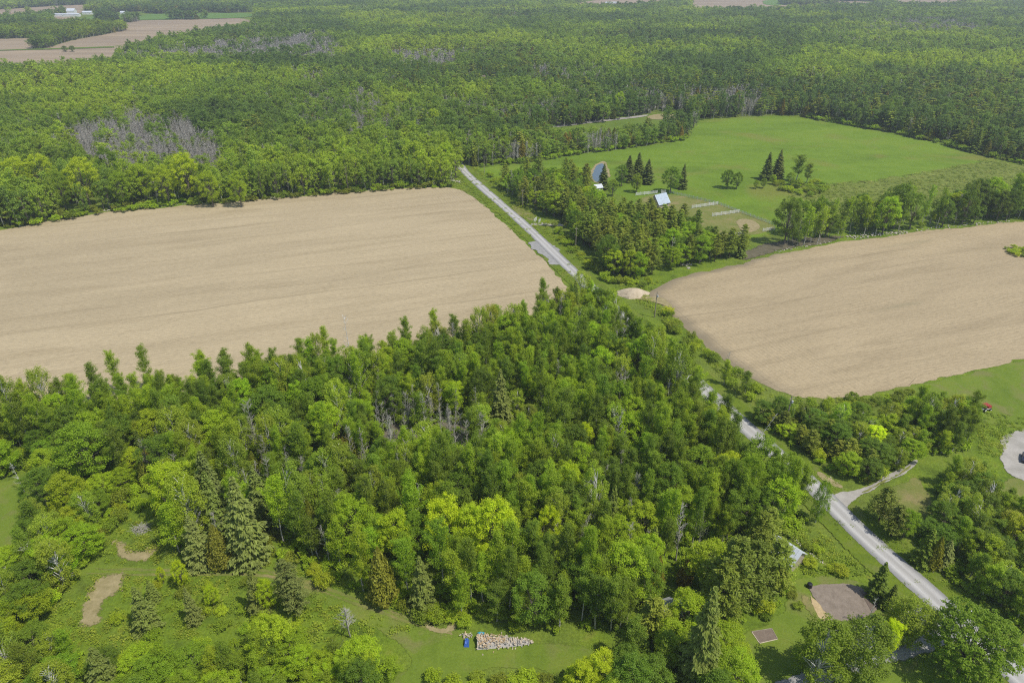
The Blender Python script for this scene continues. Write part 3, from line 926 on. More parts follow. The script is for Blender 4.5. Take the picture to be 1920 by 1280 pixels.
def bare(seed, h=13.0, lod=0, wide=1.9, dense=1.0):
    """leafless tree: stem, limbs and fine twigs"""
    r = np.random.default_rng(seed)
    tp = trunk_path(r, h, 0.03)
    tr = [tube(tp, np.linspace(0.15, 0.02, 7), (5, 4, 3)[lod])]
    br = []
    nb = int((34, 24, 15)[lod] * dense)
    rad = (1.2, 2.0, 4.5)[lod]
    for i in range(nb):
        t = r.uniform(0.25, 0.97)
        st = np.array([np.interp(t * h, tp[:, 2], tp[:, j]) for j in (0, 1, 2)])
        a = r.uniform(0, 2 * math.pi)
        L = wide * (1.15 - 0.75 * t) * r.uniform(0.7, 1.4)
        dr = np.array((math.cos(a), math.sin(a), r.uniform(0.7, 1.7)))
        dr /= np.linalg.norm(dr)
        e = st + dr * L
        m_ = (st + e) / 2 + r.normal(0, 0.07 * L, 3)
        br.append(tube([st, m_, e], [0.045 * rad, 0.03 * rad, 0.01], 3))
        for q in range((6, 3, 2)[lod]):
            f = r.uniform(0.35, 1.0)
            s2 = st + (e - st) * f
            d2 = unit(dr + r.normal(0, 0.55, 3))
            e2 = s2 + d2 * L * r.uniform(0.25, 0.55)
            br.append(tube([s2, e2], [0.018 * rad, 0.006 * rad], 3))
    br.append(tube(tp[1:], np.full(6, 0.012), 3))
    return dict(trunk=join(tr), branches=join(br))


def shrub(seed, h=2.6, lod=0, wide=1.9):
    r = np.random.default_rng(seed)
    nl = (18, 12, 8)[lod]
    a = r.uniform(0, 2 * math.pi, nl)
    rr = wide * np.sqrt(r.uniform(0, 1, nl)) * 0.8
    z = h * (0.35 + 0.5 * r.uniform(0.2, 1, nl) * (1 - 0.5 * (rr / wide) ** 2))
    C = np.column_stack((rr * np.cos(a), rr * np.sin(a), z))
    R = r.uniform(0.45, 0.8, nl) * h / 2.6
    crown = lobed(r, C, R, (85, 40, 20)[lod], (0.13, 0.22, 0.36)[lod], 0.9)
    st = [tube([(0.2 * math.cos(b), 0.2 * math.sin(b), 0), C[i] * 0.6, C[i]], [0.04, 0.03, 0.01], 3) for i, b in enumerate(a[:5])]
    return dict(crown=crown, trunk=join(st))


def tuft(seed, h=0.7, n=46, wide=0.8):
    """clump of weeds and long grass"""
    r = np.random.default_rng(seed)
    pos = np.column_stack((r.normal(0, wide * 0.45, (n, 2)), r.uniform(0.05, h, n)))
    nrm = unit(r.normal(0, 0.5, (n, 3)) + (0, 0, 0.9))
    crown = leaves(pos, nrm, 0.16, r, 0.5)
    return dict(crown=crown, trunk=tube([(0, 0, 0), (0, 0, h * 0.8)], [0.02, 0.01], 3))


SPEC = {   # builder, variants, bark, leaf, part names
    'poplar': (poplar, 7, 'palebark', 'leaf'),
    'maple': (maple, 6, 'bark', 'leaf'),
    'birch': (birch, 4, 'whitebark', 'leaf'),
    'bigmaple': (bigmaple, 1, 'bark', 'leaf'),
    'spruce': (spruce, 4, 'brownbark', 'needle'),
    'pine': (pine, 4, 'brownbark', 'needle'),
    'cedar': (cedar, 3, 'brownbark', 'needle'),
    'bare': (bare, 5, 'twig', 'twig'),
    'snag': (bare, 2, 'whitebark', 'whitebark'),
    'shrub': (shrub, 5, 'bark', 'leaf'),
}
H0 = {'poplar': 16.0, 'maple': 14.0, 'bigmaple': 14.0, 'birch': 14.0, 'spruce': 13.0, 'pine': 16.0, 'cedar': 9.0, 'bare': 13.0, 'snag': 12.0, 'shrub': 2.6}
W0 = {'poplar': 2.4, 'maple': 4.8, 'bigmaple': 4.8, 'birch': 4.0, 'spruce': 2.7, 'pine': 3.9, 'cedar': 2.1, 'bare': 1.9, 'snag': 1.9, 'shrub': 2.1}
NEAR = {}      # kind -> list of (trunk mesh, crown mesh)
JOINED = {}    # (kind, lod) -> list of objects for scattering, kept out of the scene


def vrand(n, seed):
    return np.random.default_rng(seed).random(n)


for kind, (fn, nv, bark, lf) in SPEC.items():
    NEAR[kind] = []
    for i in range(nv):
        kw = dict(h=12.0, dense=0.45, wide=1.5) if kind == 'snag' else {}
        d = fn(1000 + 37 * i + len(kind), lod=0, **kw)
        top = 'branches' if 'branches' in d else 'crown'
        V, Q = d['trunk']
        t_me = new_mesh(kind + '_trunk', V, Q, [M[bark]], None, None, True)
        V, Q = d[top]
        c_me = new_mesh(kind + '_' + top, V, Q, [M[lf]], None, vrand(len(Q), i))
        NEAR[kind].append((t_me, c_me, top))


def protos(kind, lod):
    key = (kind, lod)
    if key in JOINED:
        return JOINED[key]
    fn, nv, bark, lf = SPEC[kind]
    nv = (3, 4, 4)[lod] if kind in ('poplar', 'maple') else 3
    res = []
    for i in range(nv):
        kw = dict(h=12.0, dense=0.45, wide=1.5) if kind == 'snag' else {}
        d = fn(5000 + 53 * i + len(kind) + lod, lod=lod, **kw)
        top = 'branches' if 'branches' in d else 'crown'
        (V0, Q0), (V1, Q1) = d['trunk'], d[top]
        V, Q = join([(V0, Q0), (V1, Q1)])
        mi = np.concatenate((np.zeros(len(Q0)), np.ones(len(Q1))))
        vv = np.concatenate((np.zeros(len(Q0)), vrand(len(Q1), i)))
        res.append(new_mesh(kind + '_scatter', V, Q, [M[bark], M[lf]], mi, vv))
    JOINED[key] = res
    return res


# ------------------------------------------------------------------ scattering by geometry nodes, for what nobody could count
def scatter_group(coll):
    ng = bpy.data.node_groups.new('scatter', 'GeometryNodeTree')
    ng.interface.new_socket('Geometry', in_out='INPUT', socket_type='NodeSocketGeometry')
    ng.interface.new_socket('Geometry', in_out='OUTPUT', socket_type='NodeSocketGeometry')
    N, L = ng.nodes, ng.links
    gi, go = N.new('NodeGroupInput'), N.new('NodeGroupOutput')
    ci = N.new('GeometryNodeCollectionInfo')
    ci.inputs['Collection'].default_value = coll
    ci.inputs['Separate Children'].default_value = True
    ci.inputs['Reset Children'].default_value = True
    ip = N.new('GeometryNodeInstanceOnPoints')
    ip.inputs['Pick Instance'].default_value = True

    def named(nm, typ):
        a = N.new('GeometryNodeInputNamedAttribute')
        a.data_type = typ
        a.inputs['Name'].default_value = nm
        return a.outputs['Attribute']
    L.new(gi.outputs[0], ip.inputs['Points'])
    L.new(ci.outputs[0], ip.inputs['Instance'])
    L.new(named('idx', 'INT'), ip.inputs['Instance Index'])
    L.new(named('rot', 'FLOAT_VECTOR'), ip.inputs['Rotation'])
    L.new(named('scl', 'FLOAT_VECTOR'), ip.inputs['Scale'])
    L.new(ip.outputs[0], go.inputs[0])
    return ng


def scatter(name, label, meshes, XYZ, idx, rot, scl, tint):
    coll = bpy.data.collections.new(name + '_shapes')
    for i, me in enumerate(meshes):
        ob = bpy.data.objects.new('%s_shape_%03d' % (name, i), me)
        coll.objects.link(ob)
    n = len(XYZ)
    me = bpy.data.meshes.new(name)
    me.vertices.add(n)
    me.vertices.foreach_set('co', np.asarray(XYZ, np.float32).ravel())
    for nm, typ, arr, fld in (('idx', 'INT', np.asarray(idx, np.int32), 'value'), ('rot', 'FLOAT_VECTOR', np.asarray(rot, np.float32), 'vector'),
                              ('scl', 'FLOAT_VECTOR', np.asarray(scl, np.float32), 'vector'), ('tint', 'FLOAT_VECTOR', np.asarray(tint, np.float32), 'vector')):
        a = me.attributes.new(nm, typ, 'POINT')
        a.data.foreach_set(fld, arr.ravel())
    me.update()
    o = link(name, me)
    md = o.modifiers.new('scatter', 'NODES')
    md.node_group = scatter_group(coll)
    tag(o, label=label, kind='stuff')
    return o


# ------------------------------------------------------------------ where the trees stand
def vnoise(X, Y, wl, seed):
    """smooth value noise in 0..1"""
    r = np.random.default_rng(seed)
    T = r.random((64, 64))
    x, y = np.asarray(X) / wl, np.asarray(Y) / wl
    i, j = np.floor(x).astype(int), np.floor(y).astype(int)
    fx, fy = x - i, y - j
    fx, fy = fx * fx * (3 - 2 * fx), fy * fy * (3 - 2 * fy)
    g_ = lambda a, b: T[a % 64, b % 64]
    return (g_(i, j) * (1 - fx) + g_(i + 1, j) * fx) * (1 - fy) + (g_(i, j + 1) * (1 - fx) + g_(i + 1, j + 1) * fx) * fy


WOODLOT = [(-200, 832), (0, 802), (200, 775), (376, 749), (560, 721), (717, 695), (875, 652), (960, 629), (1045, 589), (1085, 574), (1115, 592), (1190, 660), (1280, 745), (1340, 800), (1420, 885), (1480, 935), (1510, 975), (1500, 1010), (1420, 1000), (1330, 1040), (1290, 1100), (1220, 1135), (1180, 1180), (1060, 1195), (900, 1168), (800, 1148), (680, 1108), (600, 1080), (550, 1055), (470, 1045), (340, 1035), (325, 1000), (300, 985), (285, 962), (235, 962), (208, 990), (203, 1012), (172, 1052), (118, 1112), (60, 1180), (0, 1262), (-200, 1310)]
LEFT_LAWN = [(-250, 915), (0, 897), (45, 885), (84, 892), (82, 960), (64, 1030), (40, 1075), (-20, 1110), (-250, 1180)]
BL = [(-200, 1255), (60, 1200), (130, 1220), (200, 1262), (330, 1255), (400, 1228), (470, 1212), (560, 1222), (610, 1240), (690, 1252), (735, 1262), (740, 1290), (720, 1400), (-200, 1400)]
MEADOW = [(185, 1082), (480, 1085), (560, 1112), (580, 1180), (470, 1212), (400, 1228), (330, 1255), (200, 1262), (140, 1215), (215, 1110)]
BC1 = [(800, 1262), (960, 1262), (1070, 1268), (1085, 1300), (1085, 1400), (770, 1400)]
BC2 = [(1075, 1262), (1135, 1235), (1300, 1205), (1385, 1240), (1370, 1400), (1075, 1400)]
HS = [(1180, 1190), (1300, 1120), (1335, 1060), (1420, 1020), (1480, 1045), (1470, 1120), (1440, 1160), (1390, 1178), (1372, 1215), (1180, 1235)]
RB = [(1395, 785), (1480, 790), (1600, 790), (1680, 775), (1740, 772), (1815, 785), (1825, 820), (1800, 855), (1725, 858), (1640, 900), (1600, 912), (1545, 878), (1500, 845), (1440, 812), (1402, 792)]
RB2 = [(1752, 915), (1790, 885), (1855, 890), (1868, 960), (1910, 985), (2100, 985), (2100, 1190), (1930, 1190), (1870, 1165), (1830, 1140), (1790, 1095), (1745, 1045), (1715, 1010), (1745, 985), (1765, 955)]
VERGE_A = [(845, 350), (866, 318), (900, 340), (1140, 562), (1105, 580), (1068, 562), (1062, 531), (985, 456), (880, 363)]
VERGE_B = [(880, 312), (905, 320), (960, 368), (1010, 412), (1065, 462), (1130, 515), (1180, 528), (1245, 528), (1235, 565), (1290, 622), (1350, 678), (1420, 722), (1480, 750), (1440, 770), (1380, 735), (1300, 655), (1230, 590), (1160, 545), (1000, 430)]
GAP_HOUSE = [(880, 162), (905, 166), (935, 168), (938, 158), (905, 158)]
OPEN = [FIELD_A, FIELD_B, PASTURE, CLEAR2, PADDOCK, VERGE_A, VERGE_B, GAP_HOUSE] + list(FARF.values()) + list(FARG.values())
# far wood strip on the tan field at the upper left
def noise_px(px, py):
    return None


def road_dist(X, Y):
    q = np.column_stack((X, Y))
    best = np.full(len(q), 1e9)
    rp = road_pts[::4]
    for a in range(0, len(q), 20000):
        d = q[a:a + 20000, None] - rp[None]
        best[a:a + 20000] = np.sqrt((d ** 2).sum(2).min(1))
    return best


def hexgrid(x0, x1, y0, y1, s, r, jit=0.42):
    ny = int((y1 - y0) / (s * 0.866)) + 1
    nx = int((x1 - x0) / s) + 1
    j, i = np.mgrid[0:ny, 0:nx]
    X = x0 + (i + 0.5 * (j % 2)) * s
    Y = y0 + j * s * 0.866
    X = X.ravel() + r.uniform(-jit, jit, X.size) * s
    Y = Y.ravel() + r.uniform(-jit, jit, Y.size) * s
    return X, Y


# foliage colours (linear base colours)
TINT = {
    'poplar': [(0.072, 0.128, 0.018), (0.092, 0.156, 0.018), (0.062, 0.11, 0.02), (0.108, 0.175, 0.018)],
    'maple': [(0.064, 0.122, 0.014), (0.105, 0.178, 0.014), (0.05, 0.098, 0.016), (0.118, 0.185, 0.014)],
    'birch': [(0.088, 0.145, 0.026), (0.105, 0.162, 0.03), (0.078, 0.13, 0.028)],
    'spruce': [(0.058, 0.098, 0.034), (0.074, 0.118, 0.046), (0.052, 0.09, 0.03)],
    'pine': [(0.1, 0.15, 0.05), (0.112, 0.165, 0.055), (0.09, 0.138, 0.05)],
    'cedar': [(0.082, 0.105, 0.026), (0.072, 0.1, 0.024), (0.098, 0.102, 0.032)],
    'bare': [(0.2, 0.2, 0.2)], 'snag': [(0.2, 0.2, 0.2)],
    'shrub': [(0.085, 0.145, 0.018), (0.11, 0.172, 0.018), (0.075, 0.118, 0.022), (0.128, 0.188, 0.02)],
}


TF = np.array((1.98, 1.56, 0.62))


def pick_tint(kind, u, r):
    t = np.array(TINT[kind])
    k = min(len(t) - 1, int(u * len(t)))
    return t[k] * TF * (1 + r.normal(0, 0.09)) * (1 + r.normal(0, 0.035, 3))


TREES = []      # every tree of the middle and near distance: (kind, x, y, height, width factor, tint, zone)


def zone_fill(poly, s, mix, hmean, zone, seed, hsd=0.16, holes=(), thin=0.0, tints=None, wf=1.0, road=0.0):
    r = np.random.default_rng(seed)
    w = np.array([G(*p) for p in poly])
    X, Y = hexgrid(w[:, 0].min(), w[:, 0].max(), w[:, 1].min(), w[:, 1].max(), s, r)
    px, py = P(X, Y)
    ok = inside(px, py, poly)
    for h_ in holes:
        ok &= ~inside(px, py, h_)
    ok &= (px > -130) & (px < 2040) & (py < 1372)
    ok &= r.random(len(X)) > thin
    if road:
        ok &= road_dist(X, Y) > road
    X, Y = X[ok], Y[ok]
    kinds, wt = list(mix), np.array(list(mix.values()), float)
    cw = np.cumsum(wt / wt.sum())
    f = 0.5 * vnoise(X, Y, 26, seed) + 0.5 * r.random(len(X))
    f = np.clip((f - 0.5) * 1.45 + 0.5, 0, 0.9999)
    tn = vnoise(X, Y, 18, seed + 5)
    for i in range(len(X)):
        k = kinds[int(np.searchsorted(cw, f[i]))]
        hh = hmean.get(k, hmean['*']) if isinstance(hmean, dict) else hmean
        hh *= max(0.5, 1 + r.normal(0, hsd))
        u = np.clip(0.5 * tn[i] + 0.5 * r.random(), 0, 0.999)
        TREES.append((k, X[i], Y[i], hh, wf * r.uniform(0.85, 1.15), pick_tint(k, u, r), zone))


PH = {'*': 14.5, 'maple': 13.5, 'spruce': 13.0, 'pine': 14, 'cedar': 8.0, 'bare': 12.0, 'shrub': 3.2, 'snag': 13}
GREYPATCH = [(690, 790), (900, 775), (935, 830), (910, 880), (760, 890), (690, 850)]
BUSHY = [(920, 770), (1000, 765), (1040, 830), (1010, 860), (940, 840)]
TRACKSIDE = [(560, 1062), (700, 1100), (820, 1135), (900, 1150), (1060, 1165), (1060, 1195), (900, 1178), (800, 1163), (680, 1122), (600, 1095)]
zone_fill(WOODLOT, 3.75, {'poplar': 66, 'maple': 11, 'birch': 9, 'bare': 11, 'spruce': 2, 'cedar': 1.5}, PH, 'woodlot', 3, hsd=0.2, holes=[LEFT_LAWN, [(-200, 880), (60, 850), (190, 850), (215, 940), (200, 1000), (172, 1052), (118, 1112), (60, 1180), (0, 1262), (-200, 1310)], GREYPATCH, BUSHY, [(190, 900), (330, 930), (325, 1010), (200, 1030)]], road=4.6, thin=0.11, wf=0.93)
LEFTWOOD = [(-200, 880), (60, 850), (190, 850), (215, 940), (200, 1000), (172, 1052), (118, 1112), (60, 1180), (0, 1262), (-200, 1310)]
zone_fill(LEFTWOOD, 4.4, {'maple': 66, 'shrub': 18, 'poplar': 10, 'birch': 6}, {'*': 9.5, 'shrub': 3.4}, 'woodlot', 33, hsd=0.2, holes=[LEFT_LAWN])
zone_fill(GREYPATCH, 4.2, {'bare': 50, 'poplar': 26, 'birch': 14, 'shrub': 10}, {'*': 11.5, 'bare': 11, 'shrub': 3}, 'greypatch', 4)
zone_fill(BUSHY, 4.0, {'shrub': 50, 'birch': 20, 'cedar': 15, 'maple': 15}, {'*': 7, 'shrub': 3.2}, 'bushy', 5)
zone_fill([(195, 905), (330, 930), (325, 985), (285, 960), (200, 1000)], 3.6, {'shrub': 70, 'maple': 30}, {'*': 6, 'shrub': 3}, 'bushy', 6, thin=0.3)
zone_fill(BL, 4.0, {'poplar': 38, 'maple': 26, 'birch': 16, 'shrub': 15, 'spruce': 4, 'bare': 4}, {'*': 8.8, 'maple': 7.5, 'shrub': 3.0, 'spruce': 7, 'bare': 8}, 'corner', 7, hsd=0.22)
zone_fill(MEADOW, 3.4, {'shrub': 88, 'spruce': 6, 'birch': 6}, {'*': 3.6, 'shrub': 1.7, 'spruce': 3.6}, 'meadow', 8, thin=0.66, holes=[[(150, 1165), (158, 1130), (205, 1080), (236, 1078), (214, 1130), (206, 1165), (180, 1175)]])
zone_fill(TRACKSIDE, 2.8, {'shrub': 100}, {'*': 2.4}, 'trackside', 9, thin=0.3)
zone_fill(BC1, 3.4, {'shrub': 70, 'maple': 15, 'birch': 15}, {'*': 5.5, 'shrub': 2.6}, 'bottom', 10, thin=0.2)
zone_fill(BC2, 4.6, {'maple': 60, 'poplar': 28, 'pine': 12}, {'*': 10.5, 'maple': 10}, 'bottom', 11)
zone_fill(HS, 4.6, {'pine': 48, 'maple': 28, 'shrub': 14, 'spruce': 10}, {'*': 10, 'pine': 12, 'shrub': 3, 'spruce': 11}, 'houselot', 12)
zone_fill(RB, 4.0, {'poplar': 38, 'maple': 26, 'birch': 14, 'shrub': 20, 'pine': 2}, {'*': 6.8, 'poplar': 7.5, 'shrub': 3.2}, 'rightband', 13, road=6.0, thin=0.04)
zone_fill([(1690, 785), (1800, 790), (1820, 825), (1800, 855), (1725, 855)], 4.2, {'poplar': 70, 'birch': 20, 'bare': 10}, {'*': 11.0}, 'rightband', 14)
zone_fill(RB2, 4.3, {'poplar': 42, 'maple': 28, 'birch': 14, 'shrub': 14, 'bare': 4}, {'*': 8.2, 'shrub': 3.2}, 'rightwood', 15, road=8.0)
zone_fill([(1715, 1005), (1745, 1030), (1800, 1090), (1850, 1140), (1880, 1165), (1840, 1158), (1790, 1105), (1740, 1050)], 3.2, {'shrub': 100}, {'*': 3.2}, 'rightroadside', 16, thin=0.1, road=8.5)
zone_fill([(1480, 752), (1560, 757), (1700, 738), (1720, 748), (1600, 770), (1480, 775)], 3.4, {'shrub': 100}, {'*': 2.6}, 'rightband', 17, thin=0.35)
zone_fill([(1230, 590), (1245, 582), (1290, 625), (1350, 680), (1400, 715), (1440, 750), (1400, 765), (1340, 710), (1270, 640)], 4.0, {'shrub': 72, 'poplar': 18, 'bare': 10}, {'*': 8, 'shrub': 3.2}, 'fieldroadside', 18, thin=0.22, road=5.5)
zone_fill([(905, 322), (925, 330), (960, 365), (985, 388), (980, 392), (940, 362)], 3.6, {'shrub': 85, 'bare': 15}, {'*': 4, 'shrub': 2.4}, 'farroadside', 19, thin=0.35, road=5.5)
zone_fill([(1020, 420), (1040, 425), (1100, 485), (1150, 525), (1220, 528), (1210, 540), (1150, 540), (1090, 495)], 3.4, {'shrub': 100}, {'*': 2.8}, 'farroadside', 20, thin=0.2, road=6)
zone_fill([(1500, 1030), (1520, 1020), (1560, 1060), (1590, 1080), (1520, 1072)], 2.8, {'shrub': 100}, {'*': 1.9}, 'garden', 21, thin=0.4)
zone_fill([(1484, 1100), (1492, 1130), (1520, 1165), (1510, 1168), (1484, 1135), (1478, 1110)], 1.5, {'shrub': 100}, {'*': 1.0}, 'hedge', 22, wf=0.9)
zone_fill([(1878, 462), (1925, 470), (1990, 495), (1985, 505), (1900, 484)], 3.0, {'shrub': 100}, {'*': 2.0}, 'island', 23, thin=0.2)
FARMWOOD = [(945, 352), (1000, 348), (1100, 350), (1112, 395), (1180, 424), (1250, 430), (1290, 444), (1330, 464), (1380, 478), (1400, 480), (1350, 490), (1250, 508), (1205, 525), (1140, 515), (1105, 478), (1060, 425), (1010, 400), (960, 372)]
zone_fill(FARMWOOD, 4.6, {'pine': 46, 'spruce': 4, 'maple': 22, 'poplar': 18, 'bare': 10}, {'*': 12, 'pine': 14, 'bare': 12, 'maple': 11}, 'farmwood', 24, holes=[[(1108, 345), (1135, 345), (1132, 375), (1112, 375)], [(1000, 405), (1050, 408), (1060, 430), (1010, 428)]])
zone_fill([(1440, 462), (1470, 445), (1540, 432), (1650, 420), (1800, 402), (1920, 392), (2060, 378), (2060, 396), (1920, 411), (1750, 427), (1600, 447), (1500, 463)], 4.7, {'maple': 36, 'poplar': 38, 'bare': 10, 'shrub': 16}, {'*': 14.5, 'shrub': 3.4, 'bare': 13}, 'hedgerow', 25, thin=0.1, hsd=0.24)
zone_fill([(1500, 345), (1530, 340), (1560, 360), (1520, 372), (1440, 352), (1450, 345)], 3.2, {'shrub': 100}, {'*': 2.6}, 'pasture', 26, thin=0.45)
print('near trees', len(TREES))

